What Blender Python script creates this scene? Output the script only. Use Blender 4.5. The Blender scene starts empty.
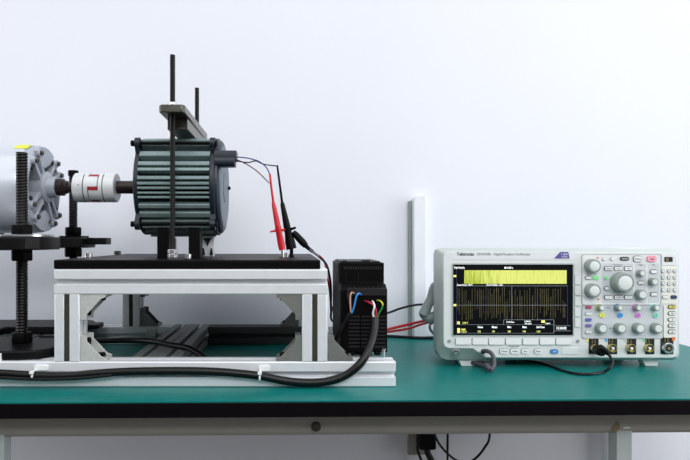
import bpy, bmesh, math, random
from mathutils import Vector, Matrix
random.seed(7)
PI = math.pi
scene = bpy.context.scene
C = scene.collection

# ------------------------------------------------------------------ camera, world, lights, exposure
Z0 = 0.75            # height of the bench top above the floor
EYE = 0.232          # camera height above the bench top
FOC = 600.0          # focal length in pixels of the 690 px wide frame
CX, CY = 290.0, 240.0

cam_d = bpy.data.cameras.new('camera')
cam_d.sensor_width = 36.0
cam_d.sensor_fit = 'HORIZONTAL'
cam_d.lens = 36.0 * FOC / 690.0
cam_d.shift_x = (345.0 - CX) / 690.0
cam_d.shift_y = (CY - 230.0) / 690.0
cam_d.clip_start = 0.05
cam = bpy.data.objects.new('camera', cam_d)
cam.location = (0, 0, Z0 + EYE)
cam.rotation_euler = (PI / 2, 0, 0)
C.objects.link(cam)
scene.camera = cam

world = bpy.data.worlds.new('world')
scene.world = world
world.use_nodes = True
wt = world.node_tree
wn = wt.nodes
tcw = wn.new('ShaderNodeTexCoord')
sepw = wn.new('ShaderNodeSeparateXYZ')
rampw = wn.new('ShaderNodeMapRange')
rampw.inputs[1].default_value = -0.15
rampw.inputs[2].default_value = 0.35
rampw.inputs[3].default_value = 0.03      # dim lower half of the room
rampw.inputs[4].default_value = 0.22      # bright upper half of the room
wt.links.new(tcw.outputs['Generated'], sepw.inputs[0])
wt.links.new(sepw.outputs[2], rampw.inputs[0])
wn['Background'].inputs[0].default_value = (0.92, 0.96, 1.0, 1)
wt.links.new(rampw.outputs[0], wn['Background'].inputs[1])

def area(name, loc, target, sx, sy, power, color=(1, 1, 1)):
    l = bpy.data.lights.new(name, 'AREA')
    l.shape = 'RECTANGLE'
    l.size, l.size_y = sx, sy
    l.energy = power
    l.color = color
    o = bpy.data.objects.new(name, l)
    o.location = loc
    d = Vector(target) - Vector(loc)
    o.rotation_euler = d.to_track_quat('-Z', 'Y').to_euler()
    C.objects.link(o)
    return o

area('ceiling_light_right', (1.7, -0.1, 2.95), (1.7, -0.1, 0.0), 3.0, 2.2, 36, (0.98, 0.99, 1.0))
area('ceiling_light_left', (-1.5, -0.1, 2.95), (-1.5, -0.1, 0.0), 3.0, 2.2, 26, (0.98, 0.99, 1.0))
area('front_fill_light', (0.8, -2.3, 2.85), (0.2, 1.3, 0.8), 3.6, 1.0, 84, (0.98, 0.99, 1.0))  # unseen fill, added to brighten the lower wall and front faces
area('window_light_right', (3.2, 0.25, 1.4), (0.5, 1.3, 0.75), 1.6, 1.8, 48, (0.97, 0.985, 1.0))
area('window_light_left', (-3.2, 0.25, 1.4), (-0.5, 1.3, 0.75), 1.6, 1.8, 40, (0.97, 0.985, 1.0))

scene.view_settings.view_transform = 'Standard'
scene.view_settings.look = 'None'
scene.view_settings.gamma = 1.0
scene.view_settings.use_curve_mapping = False
scene.view_settings.exposure = 0.0

# ------------------------------------------------------------------ materials
def lin(c):
    out = []
    for v in c:
        v /= 255.0
        out.append(v / 12.92 if v <= 0.04045 else ((v + 0.055) / 1.055) ** 2.4)
    return out + [1.0]

def mat(name, rgb, rough=0.5, metal=0.0, var=0.06, scale=40.0, bump=0.0, bscale=300.0, emit=0.0, coat=0.0, spec=0.5):
    m = bpy.data.materials.new(name)
    m.use_nodes = True
    nt = m.node_tree
    b = nt.nodes['Principled BSDF']
    tc = nt.nodes.new('ShaderNodeTexCoord')
    nz = nt.nodes.new('ShaderNodeTexNoise')
    nz.inputs['Scale'].default_value = scale
    nz.inputs['Detail'].default_value = 4
    nt.links.new(tc.outputs['Object'], nz.inputs['Vector'])
    rp = nt.nodes.new('ShaderNodeMapRange')
    rp.inputs[1].default_value = 0.3
    rp.inputs[2].default_value = 0.7
    rp.inputs[3].default_value = 1 - var
    rp.inputs[4].default_value = 1 + var
    nt.links.new(nz.outputs[0], rp.inputs[0])
    mx = nt.nodes.new('ShaderNodeVectorMath')
    mx.operation = 'SCALE'
    c = lin(rgb)
    mx.inputs[0].default_value = c[:3]
    nt.links.new(rp.outputs[0], mx.inputs['Scale'])
    nt.links.new(mx.outputs[0], b.inputs['Base Color'])
    b.inputs['Roughness'].default_value = rough
    b.inputs['Metallic'].default_value = metal
    b.inputs['Specular IOR Level'].default_value = spec
    if coat:
        b.inputs['Coat Weight'].default_value = coat
    if emit:
        nt.links.new(mx.outputs[0], b.inputs['Emission Color'])
        b.inputs['Emission Strength'].default_value = emit
    if bump:
        n2 = nt.nodes.new('ShaderNodeTexNoise')
        n2.inputs['Scale'].default_value = bscale
        n2.inputs['Detail'].default_value = 3
        nt.links.new(tc.outputs['Object'], n2.inputs['Vector'])
        bp = nt.nodes.new('ShaderNodeBump')
        bp.inputs['Strength'].default_value = bump
        bp.inputs['Distance'].default_value = 0.002
        nt.links.new(n2.outputs[0], bp.inputs['Height'])
        nt.links.new(bp.outputs[0], b.inputs['Normal'])
    m.diffuse_color = c
    return m

M = {}
M['wall'] = mat('wall_paint', (231, 233, 241), 0.85, var=0.012, scale=3, bump=0.05, bscale=120)
M['floor'] = mat('floor_vinyl', (84, 83, 80), 0.5, var=0.05, scale=6)
M['teal'] = mat('teal_bench_mat', (0, 114, 110), 0.36, var=0.10, scale=55, bump=0.12, bscale=500, spec=0.2)
M['board'] = mat('black_board_edge', (9, 5, 9), 0.5, var=0.10, scale=60, spec=0.1)
M['beige'] = mat('beige_painted_steel', (160, 158, 150), 0.5, var=0.03, scale=25, bump=0.08, bscale=400)
M['alu'] = mat('anodised_aluminium', (228, 231, 235), 0.42, metal=0.25, var=0.03, scale=60, bump=0.04, bscale=700)
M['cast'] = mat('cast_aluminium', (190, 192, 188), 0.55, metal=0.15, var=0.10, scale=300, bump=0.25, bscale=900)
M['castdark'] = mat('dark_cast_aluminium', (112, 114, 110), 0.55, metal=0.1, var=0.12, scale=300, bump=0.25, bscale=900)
M['alushade_dark'] = mat('shaded_dark_aluminium', (66, 68, 68), 0.5, metal=0.1, var=0.05, scale=60)  # rail aluminium darkened in colour for the shade under the plate
M['alushade'] = mat('shaded_grey_aluminium', (112, 116, 115), 0.5, metal=0.2, var=0.05, scale=60)  # rail aluminium greyed in colour for the shaded inside of the frame
M['slotstrip'] = mat('dark_slot_strip', (58, 56, 50), 0.6, var=0.1, spec=0.2)
M['trunk'] = mat('wall_white_plastic', (232, 235, 241), 0.5, var=0.01)
M['threadsteel'] = mat('black_threaded_steel', (10, 9, 10), 0.32, var=0.2, scale=120, spec=0.3)
M['steel'] = mat('bright_steel', (225, 226, 226), 0.25, metal=0.9, var=0.03)
M['brush'] = mat('milled_steel', (92, 90, 83), 0.28, metal=0.85, var=0.10, scale=80)
M['blackox'] = mat('black_oxide_steel', (6, 5, 6), 0.5, var=0.2, scale=120, spec=0.1)
M['blackplate'] = mat('black_anodised_plate', (7, 5, 7), 0.42, var=0.12, scale=90, spec=0.12)
M['clampblack'] = mat('black_cast_iron', (9, 9, 10), 0.42, var=0.35, scale=45, bump=0.3, bscale=250, spec=0.2)
M['fin'] = mat('grey_green_motor_paint', (128, 147, 147), 0.34, metal=0.25, var=0.08, scale=150, bump=0.1, bscale=800)
M['core'] = mat('motor_core_shaded', (9, 12, 13), 0.5, var=0.1, spec=0.15)  # near-black colour deepens the shade between the fins
M['navy'] = mat('dark_slate_motor_paint', (24, 34, 46), 0.42, metal=0.0, var=0.1, scale=60)
M['cover'] = mat('slate_blue_end_cover', (104, 116, 130), 0.45, metal=0.3, var=0.06)
M['silver'] = mat('silver_motor_paint', (212, 218, 228), 0.34, metal=0.3, var=0.02, scale=30)
M['castbell'] = mat('silver_cast_bell', (180, 186, 196), 0.4, metal=0.25, var=0.06, scale=90)
M['coupling'] = mat('turned_aluminium', (230, 233, 235), 0.34, metal=0.15, var=0.03)
M['shaft'] = mat('dark_shaft_steel', (58, 50, 48), 0.35, metal=0.6, var=0.15)
M['red'] = mat('red_rubber', (176, 36, 44), 0.5, var=0.05)
M['redpl'] = mat('red_plastic', (206, 24, 40), 0.35, var=0.05)
M['redcab'] = mat('red_silicone_cable', (190, 24, 34), 0.4, var=0.08)
M['blackpl'] = mat('black_plastic', (6, 5, 7), 0.45, var=0.10, scale=80, spec=0.15)
M['drivebl'] = mat('black_drive_plastic', (5, 4, 5), 0.5, var=0.12, scale=90, bump=0.1, bscale=900, spec=0.1)
M['drivetrim'] = mat('dark_grey_drive_trim', (30, 29, 31), 0.45, var=0.1, scale=90, spec=0.3)
M['driveside'] = mat('charcoal_drive_side', (40, 43, 41), 0.5, var=0.15, scale=40, spec=0.2)
M['cable'] = mat('black_rubber_cable', (8, 7, 9), 0.36, var=0.15, scale=60, spec=0.35)
M['cabgrey'] = mat('grey_rubber_lead', (74, 74, 84), 0.5, var=0.08)
M['cabmid'] = mat('mid_grey_cable', (120, 124, 128), 0.5, var=0.08)
M['white'] = mat('white_nylon', (240, 242, 242), 0.4, var=0.02)
M['scope'] = mat('warm_white_instrument_plastic', (224, 227, 226), 0.45, var=0.012)
M['rim'] = mat('grey_rim_plastic', (190, 199, 196), 0.5, var=0.012)
M['scopeg'] = mat('grey_instrument_plastic', (170, 180, 178), 0.5, var=0.02)
M['handle'] = mat('grey_handle_plastic', (146, 156, 154), 0.5, var=0.04)
M['panel'] = mat('pale_grey_panel', (206, 210, 214), 0.5, var=0.01)
M['panel2'] = mat('light_panel', (228, 230, 232), 0.5, var=0.01)
M['cream'] = mat('cream_panel', (238, 236, 228), 0.5, var=0.01)
M['btn'] = mat('white_button', (236, 238, 238), 0.45, var=0.01)
M['gap'] = mat('dark_button_gap', (60, 64, 66), 0.6, var=0.05)
M['lgap'] = mat('grey_button_gap', (150, 154, 156), 0.6, var=0.05)
M['knob'] = mat('grey_knob_rubber', (142, 152, 147), 0.5, var=0.03)
M['knobcap'] = mat('pale_knob_cap', (222, 227, 225), 0.45, var=0.02)
M['ink'] = mat('dark_print', (60, 62, 78), 0.6, var=0.02)
M['inkg'] = mat('grey_print', (140, 143, 152), 0.6, var=0.02)
M['purple'] = mat('purple_badge', (96, 78, 158), 0.4, var=0.02)
M['screen'] = mat('black_screen', (9, 10, 13), 0.25, var=0.0)
M['brass'] = mat('gold_plated_brass', (196, 184, 130), 0.3, metal=0.8, var=0.05)
M['dark'] = mat('dark_recess', (18, 18, 18), 0.6, var=0.05)
M['sticker'] = mat('yellow_sticker', (226, 234, 40), 0.5, var=0.05)
for nm, rgb in (('bgreen', (146, 234, 160)), ('bpink', (250, 170, 190)), ('bred', (196, 80, 110)), ('bblue', (96, 104, 190)),
                ('bviol', (128, 112, 190)), ('byel', (240, 240, 110)), ('bcyan', (70, 160, 232)), ('bmag', (218, 132, 218)),
                ('bmint', (140, 228, 200)), ('bgold', (214, 196, 110)), ('blue', (70, 140, 205)), ('navyb', (60, 70, 100)),
                ('orange', (228, 120, 70)), ('wblue', (40, 60, 140)), ('wbrown', (200, 150, 130)), ('wlblue', (50, 140, 215)),
                ('wred', (196, 30, 66)), ('wdkred', (120, 40, 46)), ('wgreen', (30, 140, 60)), ('wyel', (220, 220, 40)),
                ('rust', (128, 114, 88))):
    M[nm] = mat('colour_' + nm, rgb, 0.45, var=0.03)
M['lit_white'] = mat('screen_white', (235, 238, 240), 0.5, var=0.0, emit=0.8)
M['lit_yel'] = mat('screen_yellow', (228, 226, 120), 0.5, var=0.0, emit=0.7)
M['lit_line'] = mat('screen_grey_line', (110, 114, 120), 0.5, var=0.0, emit=0.45)
M['lit_blue'] = mat('screen_blue_line', (26, 38, 84), 0.5, var=0.0, emit=0.4)
M['lit_trace'] = mat('screen_trace', (92, 83, 52), 0.5, var=0.5, scale=110, emit=0.3)

def grid_plate():
    """black plate drilled with a regular grid of small holes"""
    m = M['blackplate']
    nt = m.node_tree
    b = nt.nodes['Principled BSDF']
    tc = nt.nodes.new('ShaderNodeTexCoord')
    ch = nt.nodes.new('ShaderNodeVectorMath'); ch.operation = 'MODULO'
    ad = nt.nodes.new('ShaderNodeVectorMath'); ad.operation = 'ADD'
    ad.inputs[1].default_value = (1.0, 1.0, 1.0)
    ch.inputs[1].default_value = (0.025, 0.025, 10)
    nt.links.new(tc.outputs['Object'], ad.inputs[0])
    nt.links.new(ad.outputs[0], ch.inputs[0])
    sb = nt.nodes.new('ShaderNodeVectorMath'); sb.operation = 'SUBTRACT'
    sb.inputs[1].default_value = (0.0125, 0.0125, 0)
    nt.links.new(ch.outputs[0], sb.inputs[0])
    ml = nt.nodes.new('ShaderNodeVectorMath'); ml.operation = 'MULTIPLY'
    ml.inputs[1].default_value = (1, 1, 0)
    nt.links.new(sb.outputs[0], ml.inputs[0])
    ln = nt.nodes.new('ShaderNodeVectorMath'); ln.operation = 'LENGTH'
    nt.links.new(ml.outputs[0], ln.inputs[0])
    lt = nt.nodes.new('ShaderNodeMath'); lt.operation = 'LESS_THAN'
    lt.inputs[1].default_value = 0.0055
    nt.links.new(ln.outputs['Value'], lt.inputs[0])
    old = b.inputs['Base Color'].links[0].from_socket
    mix = nt.nodes.new('ShaderNodeMix'); mix.data_type = 'RGBA'
    nt.links.new(lt.outputs[0], mix.inputs[0])
    nt.links.new(old, mix.inputs[6])
    mix.inputs[7].default_value = (0.002, 0.002, 0.002, 1)
    nt.links.new(mix.outputs[2], b.inputs['Base Color'])
grid_plate()

def zoom_band():
    """the yellow-green dense waveform band on the screen"""
    m = bpy.data.materials.new('screen_waveform_band')
    m.use_nodes = True
    nt = m.node_tree
    b = nt.nodes['Principled BSDF']
    tc = nt.nodes.new('ShaderNodeTexCoord')
    mp = nt.nodes.new('ShaderNodeMapping')
    mp.inputs['Scale'].default_value = (260, 1, 30)
    nz = nt.nodes.new('ShaderNodeTexNoise')
    nz.inputs['Scale'].default_value = 1.0
    nz.inputs['Detail'].default_value = 3
    nt.links.new(tc.outputs['Object'], mp.inputs[0]); nt.links.new(mp.outputs[0], nz.inputs['Vector'])
    sx = nt.nodes.new('ShaderNodeSeparateXYZ'); nt.links.new(tc.outputs['Generated'], sx.inputs[0])
    r1 = nt.nodes.new('ShaderNodeMapRange')
    r1.inputs[1].default_value = 0.0; r1.inputs[2].default_value = 0.4
    r1.inputs[3].default_value = 0.22; r1.inputs[4].default_value = -0.08
    nt.links.new(sx.outputs[0], r1.inputs[0])
    a = nt.nodes.new('ShaderNodeMath'); a.operation = 'SUBTRACT'
    nt.links.new(nz.outputs[0], a.inputs[0]); nt.links.new(r1.outputs[0], a.inputs[1])
    cr = nt.nodes.new('ShaderNodeValToRGB')
    cr.color_ramp.elements[0].position = 0.2; cr.color_ramp.elements[0].color = lin((170, 190, 24))
    cr.color_ramp.elements[1].position = 0.55; cr.color_ramp.elements[1].color = lin((238, 246, 128))
    nt.links.new(a.outputs[0], cr.inputs[0])
    nt.links.new(cr.outputs[0], b.inputs['Emission Color'])
    b.inputs['Base Color'].default_value = (0.02, 0.02, 0.01, 1)
    b.inputs['Emission Strength'].default_value = 0.92
    b.inputs['Roughness'].default_value = 0.4
    return m
M['lit_band'] = zoom_band()

# ------------------------------------------------------------------ geometry helpers (bench coordinates: z = 0 on the bench top)
ORG = {}

def P(px, py, Y):
    return Vector(((px - CX) * Y / FOC, Y, EYE - (py - CY) * Y / FOC))
def PX(px, Y): return (px - CX) * Y / FOC
def PZ(py, Y): return EYE - (py - CY) * Y / FOC

def box(bm, x0, x1, y0, y1, z0, z1, mi=0):
    vs = [bm.verts.new((x, y, z)) for z in (z0, z1) for y in (y0, y1) for x in (x0, x1)]
    for f in ((0, 2, 3, 1), (4, 5, 7, 6), (0, 1, 5, 4), (2, 6, 7, 3), (0, 4, 6, 2), (1, 3, 7, 5)):
        bm.faces.new([vs[i] for i in f]).material_index = mi
    return vs

AX = {'X': (1, 2, 0), 'Y': (0, 2, 1), 'Z': (0, 1, 2)}
def prism(bm, pts, axis, a0, a1, mi=0):
    """2-D outline pushed along an axis.  X: pts=(y,z)  Y: pts=(x,z)  Z: pts=(x,y)"""
    def v(p, a):
        if axis == 'X': return (a, p[0], p[1])
        if axis == 'Y': return (p[0], a, p[1])
        return (p[0], p[1], a)
    A = [bm.verts.new(v(p, a0)) for p in pts]
    B = [bm.verts.new(v(p, a1)) for p in pts]
    n = len(pts)
    for i in range(n):
        bm.faces.new((A[i], A[(i + 1) % n], B[(i + 1) % n], B[i])).material_index = mi
    bm.faces.new(A[::-1]).material_index = mi
    bm.faces.new(B).material_index = mi

def rr(cx, cy, w, h, r, n=4):
    r = min(r, w / 2 - 1e-6, h / 2 - 1e-6)
    out = []
    for k, (sx, sy) in enumerate(((1, 1), (-1, 1), (-1, -1), (1, -1))):
        for i in range(n + 1):
            a = k * PI / 2 + i * PI / 2 / n
            out.append((cx + sx * (w / 2 - r) + r * math.cos(a), cy + sy * (h / 2 - r) + r * math.sin(a)))
    return out

def rbox(bm, x0, x1, y0, y1, z0, z1, r, mi=0, axis='Y'):
    if axis == 'Y':
        prism(bm, rr((x0 + x1) / 2, (z0 + z1) / 2, x1 - x0, z1 - z0, r), 'Y', y0, y1, mi)
    elif axis == 'Z':
        prism(bm, rr((x0 + x1) / 2, (y0 + y1) / 2, x1 - x0, y1 - y0, r), 'Z', z0, z1, mi)
    else:
        prism(bm, rr((y0 + y1) / 2, (z0 + z1) / 2, y1 - y0, z1 - z0, r), 'X', x0, x1, mi)

def frame_of(d):
    d = d.normalized()
    u = d.cross(Vector((0, 0, 1)))
    if u.length < 1e-4: u = d.cross(Vector((0, 1, 0)))
    u.normalize()
    return u, d.cross(u).normalized()

def lathe(bm, p0, d, prof, seg=32, mi=0, knurl=0.0):
    """profile [(distance along d, radius)] spun about the axis through p0"""
    p0 = Vector(p0); d = Vector(d).normalized()
    u, w = frame_of(d)
    rings = []
    for t, r in prof:
        if r < 1e-6:
            rings.append([bm.verts.new(p0 + d * t)])
        else:
            ring = []
            for i in range(seg):
                k = r * (1 - (knurl if i % 2 else 0))
                a = 2 * PI * i / seg
                ring.append(bm.verts.new(p0 + d * t + (u * math.cos(a) + w * math.sin(a)) * k))
            rings.append(ring)
    for A, B in zip(rings, rings[1:]):
        for i in range(seg):
            j = (i + 1) % seg
            q = []
            for v in ((A[i], A[j]) if len(A) > 1 else (A[0],)): q.append(v)
            for v in ((B[j], B[i]) if len(B) > 1 else (B[0],)): q.append(v)
            if len(q) > 2: bm.faces.new(q).material_index = mi
    for R in (rings[0], rings[-1]):
        if len(R) > 1:
            bm.faces.new(R).material_index = mi

def cyl(bm, a, b, r, r2=None, seg=24, mi=0):
    a, b = Vector(a), Vector(b)
    lathe(bm, a, b - a, [(0, r), ((b - a).length, r if r2 is None else r2)], seg, mi)

def hexnut(bm, x, y, z0, z1, r, mi=0, rot=0.0, hole=0):
    c = (z1 - z0) * 0.12
    lathe(bm, (x, y, z0), (0, 0, 1), [(0, r * 0.93), (c, r), (z1 - z0 - c, r), (z1 - z0, r * 0.93)], 6, mi)

def spline(pts, n=8):
    pts = [Vector(p) for p in pts]
    if len(pts) < 3: return pts
    Q = [pts[0] * 2 - pts[1]] + pts + [pts[-1] * 2 - pts[-2]]
    out = []
    for i in range(1, len(Q) - 2):
        a, b, c, d = Q[i - 1:i + 3]
        for k in range(n):
            t = k / n
            out.append(0.5 * (2 * b + (c - a) * t + (2 * a - 5 * b + 4 * c - d) * t * t + (3 * b - a - 3 * c + d) * t ** 3))
    out.append(pts[-1])
    return out

def tube(bm, pts, r, seg=10, n=8, mi=0, smooth=True):
    pts = spline(pts, n) if smooth else [Vector(p) for p in pts]
    N = len(pts)
    rad = r if callable(r) else (lambda t: r)
    rings = []
    u = None
    for i, p in enumerate(pts):
        d = (pts[min(i + 1, N - 1)] - pts[max(i - 1, 0)]).normalized()
        if u is None:
            u, w = frame_of(d)
        else:
            u = (u - d * u.dot(d)).normalized()
            w = d.cross(u)
        k = rad(i / (N - 1))
        rings.append([bm.verts.new(p + (u * math.cos(2 * PI * j / seg) + w * math.sin(2 * PI * j / seg)) * k) for j in range(seg)])
    for A, B in zip(rings, rings[1:]):
        for j in range(seg):
            bm.faces.new((A[j], A[(j + 1) % seg], B[(j + 1) % seg], B[j])).material_index = mi
    bm.faces.new(rings[0][::-1]).material_index = mi
    bm.faces.new(rings[-1]).material_index = mi

def thread(bm, x, y, z0, z1, r, pitch, depth, seg=20, mi=0):
    """threaded bar: a ridge that winds up the rod"""
    prof = []
    turns = int((z1 - z0) / pitch)
    rows = turns * 4
    rings = []
    for k in range(rows + 1):
        ring = []
        for i in range(seg):
            a = 2 * PI * i / seg
            ph = (k / 4.0 - i / seg) % 1.0
            rr_ = r - depth * abs(2 * ph - 1)
            ring.append(bm.verts.new((x + rr_ * math.cos(a), y + rr_ * math.sin(a), z0 + (z1 - z0) * k / rows)))
        rings.append(ring)
    for A, B in zip(rings, rings[1:]):
        for i in range(seg):
            j = (i + 1) % seg
            bm.faces.new((A[i], A[j], B[j], B[i])).material_index = mi
    bm.faces.new(rings[0][::-1]); bm.faces.new(rings[-1])

def finish(bm, name, mats, sharp=32):
    bmesh.ops.recalc_face_normals(bm, faces=bm.faces[:])
    lim = math.radians(sharp)
    for f in bm.faces: f.smooth = True
    for e in bm.edges:
        if len(e.link_faces) == 2:
            e.smooth = e.calc_face_angle(0) < lim
        else:
            e.smooth = False
    me = bpy.data.meshes.new(name)
    bm.to_mesh(me); bm.free()
    for m in (mats if isinstance(mats, (list, tuple)) else [mats]):
        me.materials.append(M[m] if isinstance(m, str) else m)
    return me

def setp(o, label=None, cat=None, group=None, kind=None):
    if label: o['label'] = label
    if cat: o['category'] = cat
    if group: o['group'] = group
    if kind: o['kind'] = kind
    return o

def obj(name, bm, mats, parent=None, bevel=0.0, label=None, cat=None, group=None, kind=None, rot=0.0, sharp=32, segs=2):
    me = finish(bm, name, mats, sharp) if isinstance(bm, bmesh.types.BMesh) else bm
    o = bpy.data.objects.new(name, me)
    C.objects.link(o)
    if parent is not None:
        org = ORG[parent.name]
        me.transform(Matrix.Translation(-org))
        o.parent = parent
    else:
        xs = [v.co for v in me.vertices]
        org = Vector(((min(v.x for v in xs) + max(v.x for v in xs)) / 2, (min(v.y for v in xs) + max(v.y for v in xs)) / 2, min(v.z for v in xs)))
        me.transform(Matrix.Translation(-org))
        o.location = Matrix.Rotation(rot, 3, 'Z') @ org + Vector((0, 0, Z0))
        o.rotation_euler = (0, 0, rot)
    ORG[o.name] = org
    if bevel:
        b = o.modifiers.new('bevel', 'BEVEL')
        b.width = bevel; b.segments = segs; b.limit_method = 'ANGLE'; b.angle_limit = math.radians(40)
        b.harden_normals = False
    return setp(o, label, cat, group, kind)

def thing(name, label, cat, loc, group=None, rot=0.0):
    o = bpy.data.objects.new(name, None)
    o.empty_display_size = 0.02
    C.objects.link(o)
    loc = Vector(loc)
    o.location = Matrix.Rotation(rot, 3, 'Z') @ loc + Vector((0, 0, Z0))
    o.rotation_euler = (0, 0, rot)
    ORG[o.name] = loc
    return setp(o, label, cat, group)

def B(): return bmesh.new()

def text(name, s, x, z, Y, size, m, parent, align='LEFT', sx=1.0, bold=0.0):
    cu = bpy.data.curves.new(name, 'FONT')
    cu.body = s; cu.size = size; cu.align_x = align; cu.align_y = 'CENTER'
    cu.extrude = 0.00008; cu.offset = size * bold
    cu.resolution_u = 2
    t = bpy.data.objects.new(name, cu)
    C.objects.link(t)
    me = bpy.data.meshes.new_from_object(t)
    C.objects.unlink(t); bpy.data.objects.remove(t); bpy.data.curves.remove(cu)
    me.transform(Matrix.Translation((x, Y, z)) @ Matrix.Rotation(PI / 2, 4, 'X') @ Matrix.Diagonal((sx, 1, 1, 1)))
    me.materials.clear(); me.materials.append(M[m])
    return obj(name, me, None, parent)

# ------------------------------------------------------------------ the setting
ROT = 0.020            # bench and wall stand turned by about one degree
WALL = 1.447
bm = B(); box(bm, -3.2, 3.2, WALL, WALL + 0.12, -Z0, 2.0)
obj('wall_back', bm, 'wall', kind='structure', rot=ROT)
bm = B(); box(bm, -3.2, 3.2, -2.6, WALL, -Z0 - 0.1, -Z0)
obj('floor', bm, 'floor', kind='structure', rot=ROT)

# cable trunking on the wall
U0, U1 = 0.322, 0.352
t = thing('cable_trunking', 'white plastic cable trunking running up the wall behind the test instrument', 'cable trunking', ((U0 + U1) / 2, WALL, 0), rot=ROT)
bm = B()
prof = [(U0, 0.0), (U1, 0.0), (U1, 0.339)] + [(U0 + 0.016 - 0.016 * math.sin(a), 0.323 + 0.016 * math.cos(a)) for a in [i * PI / 12 for i in range(7)]]
prism(bm, prof, 'Y', WALL - 0.03, WALL)
obj('cover', bm, 'trunk', t, bevel=0.002)
bm = B(); rbox(bm, U0 - 0.0075, U0 - 0.0002, WALL - 0.012, WALL, 0.0, 0.327, 0.0034)  # grey strip colours in the shade at the trunking's left side
obj('side_shade', bm, 'handle', t, bevel=0.001, label='grey strip for the shade along the left edge')

# ------------------------------------------------------------------ workbench
V0, V1, UL, UR = 0.865, 1.445, -0.95, 0.897
t = thing('workbench', 'long workbench with a teal top, thick black edge and pale steel frame', 'workbench', (0, 1.15, -Z0), rot=ROT)
bm = B(); box(bm, UL, UR, V0, V1, -0.024, -0.002)
obj('tabletop', bm, 'board', t, bevel=0.0015, label='black tabletop board')
bm = B(); box(bm, UL + 0.0005, UR - 0.0005, V0 + 0.0005, V1, -0.002, 0.0)
obj('bench_mat', bm, 'teal', t, label='teal bench surface')
BF = V0 + 0.065
bm = B(); prism(bm, rr(BF + 0.02, -0.0492, 0.04, 0.050, 0.015, 6), 'X', UL + 0.05, UR - 0.05)
fb = obj('front_beam', bm, 'beige', t, label='beige rounded steel beam')
bm = B()
p = (PX(316, 0.932) + 0.0186, BF, PZ(426.5, 0.932))
lathe(bm, (p[0], p[1] - 0.0035, p[2]), (0, 1, 0), [(0, 0.003), (0.0, 0.0065), (0.0012, 0.0075), (0.004, 0.008)], 20)
sc = obj('screw', bm, 'brush', fb, label='steel screw in the beam')
bm = B()
q = (PX(616, 0.94) + 0.0188, BF, PZ(428, 0.94))
pts = [(0.0085, 0.007), (0.004, 0.012), (-0.003, 0.008), (-0.012, -0.001), (-0.006, -0.004), (-0.001, -0.010), (0.004, -0.004), (0.010, -0.001)]
for k, (dx, dz) in enumerate(pts): pts[k] = (q[0] + dx * 0.62, q[2] + dz * 0.9)
prism(bm, pts, 'Y', BF - 0.0006, BF + 0.004)
obj('stain', bm, 'rust', fb, label='brown rust stain')
bm = B(); box(bm, q[0] + 0.012, q[0] + 0.022, BF - 0.0008, BF + 0.004, q[2] - 0.0005, q[2] + 0.001)
obj('scratch', bm, 'white', fb, label='white scratch')
for (u, v) in ((-0.4465, BF + 0.003), (0.533, BF + 0.003)):
    bm = B(); box(bm, u, u + 0.024, v, v + 0.026, -Z0, -0.064)
    obj('leg', bm, 'scopeg', t, bevel=0.001)
for u in (-0.88, 0.803):
    bm = B(); box(bm, u, u + 0.024, V1 - 0.04, V1 - 0.012, -Z0, -0.024)
    obj('leg', bm, 'scopeg', t, bevel=0.001)

# ------------------------------------------------------------------ slotted aluminium profile
def tslot(cx, cy, s=0.02, o=0.0043, wdt=0.0085, lip=0.0042, dep=0.0125):
    """outline of a 40 mm square profile with one T-slot per side"""
    side = [(-s + 0.0015, -s), (-o, -s), (-o, -s + lip), (-wdt, -s + lip), (-wdt + 0.003, -s + dep - 0.001), (-0.004, -s + dep),
            (0.004, -s + dep), (wdt - 0.003, -s + dep - 0.001), (wdt, -s + lip), (o, -s + lip), (o, -s), (s - 0.0015, -s)]
    out = []
    for k in range(4):
        for (x, y) in side:
            for _ in range(k): x, y = -y, x
            out.append((cx + x, cy + y))
    return out

def rail_x(x0, x1, yc, zc, parent, label=None):
    bm = B(); prism(bm, tslot(yc, zc), 'X', x0, x1)
    return obj('rail', bm, 'alu', parent, bevel=0.0006, label=label, sharp=20)
def rail_y(y0, y1, xc, zc, parent, label=None):
    bm = B(); prism(bm, tslot(xc, zc), 'Y', y0, y1)
    return obj('rail', bm, 'alu', parent, bevel=0.0006, label=label, sharp=20)

YF, YB = 0.967, 1.350       # centre lines of the front and the rear rails
base = thing('aluminium_base_frame', 'low rectangular frame of slotted aluminium rails lying on the teal bench', 'frame', (-0.3, 1.16, 0))
rail_x(-0.86, 0.167, YF, 0.02, base)
rail_x(-0.86, -0.2622, YB, 0.02, base)
bm = B(); prism(bm, tslot(YB, 0.02), 'X', -0.1818, 0.0598)  # right half of the rear rail, shade put into its colour
obj('rail', bm, 'alushade_dark', base, bevel=0.0006, label='rail at the back, coloured dark for the shade under the plate', sharp=20)
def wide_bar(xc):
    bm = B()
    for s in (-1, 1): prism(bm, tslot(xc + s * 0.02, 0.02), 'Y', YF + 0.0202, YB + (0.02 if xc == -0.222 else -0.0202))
    return obj('crossbar', bm, 'alushade', base, bevel=0.0006, sharp=20, label='wide twin-slot crossbar')
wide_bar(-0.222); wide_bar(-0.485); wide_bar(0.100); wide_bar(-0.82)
# small joining plates at the foot of the rear posts
bm = B(); box(bm, PX(151, 1.329) - 0.01, PX(151, 1.329) + 0.012, YB - 0.0215, YB - 0.0202, 0.004, 0.036)
jp = obj('joining_plate', bm, 'cast', base)
bm = B(); cyl(bm, (PX(157, 1.329) - 0.006, YB - 0.0255, 0.022), (PX(157, 1.329) - 0.006, YB - 0.0215, 0.022), 0.004, seg=12)
obj('screw', bm, 'steel', jp)

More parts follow.
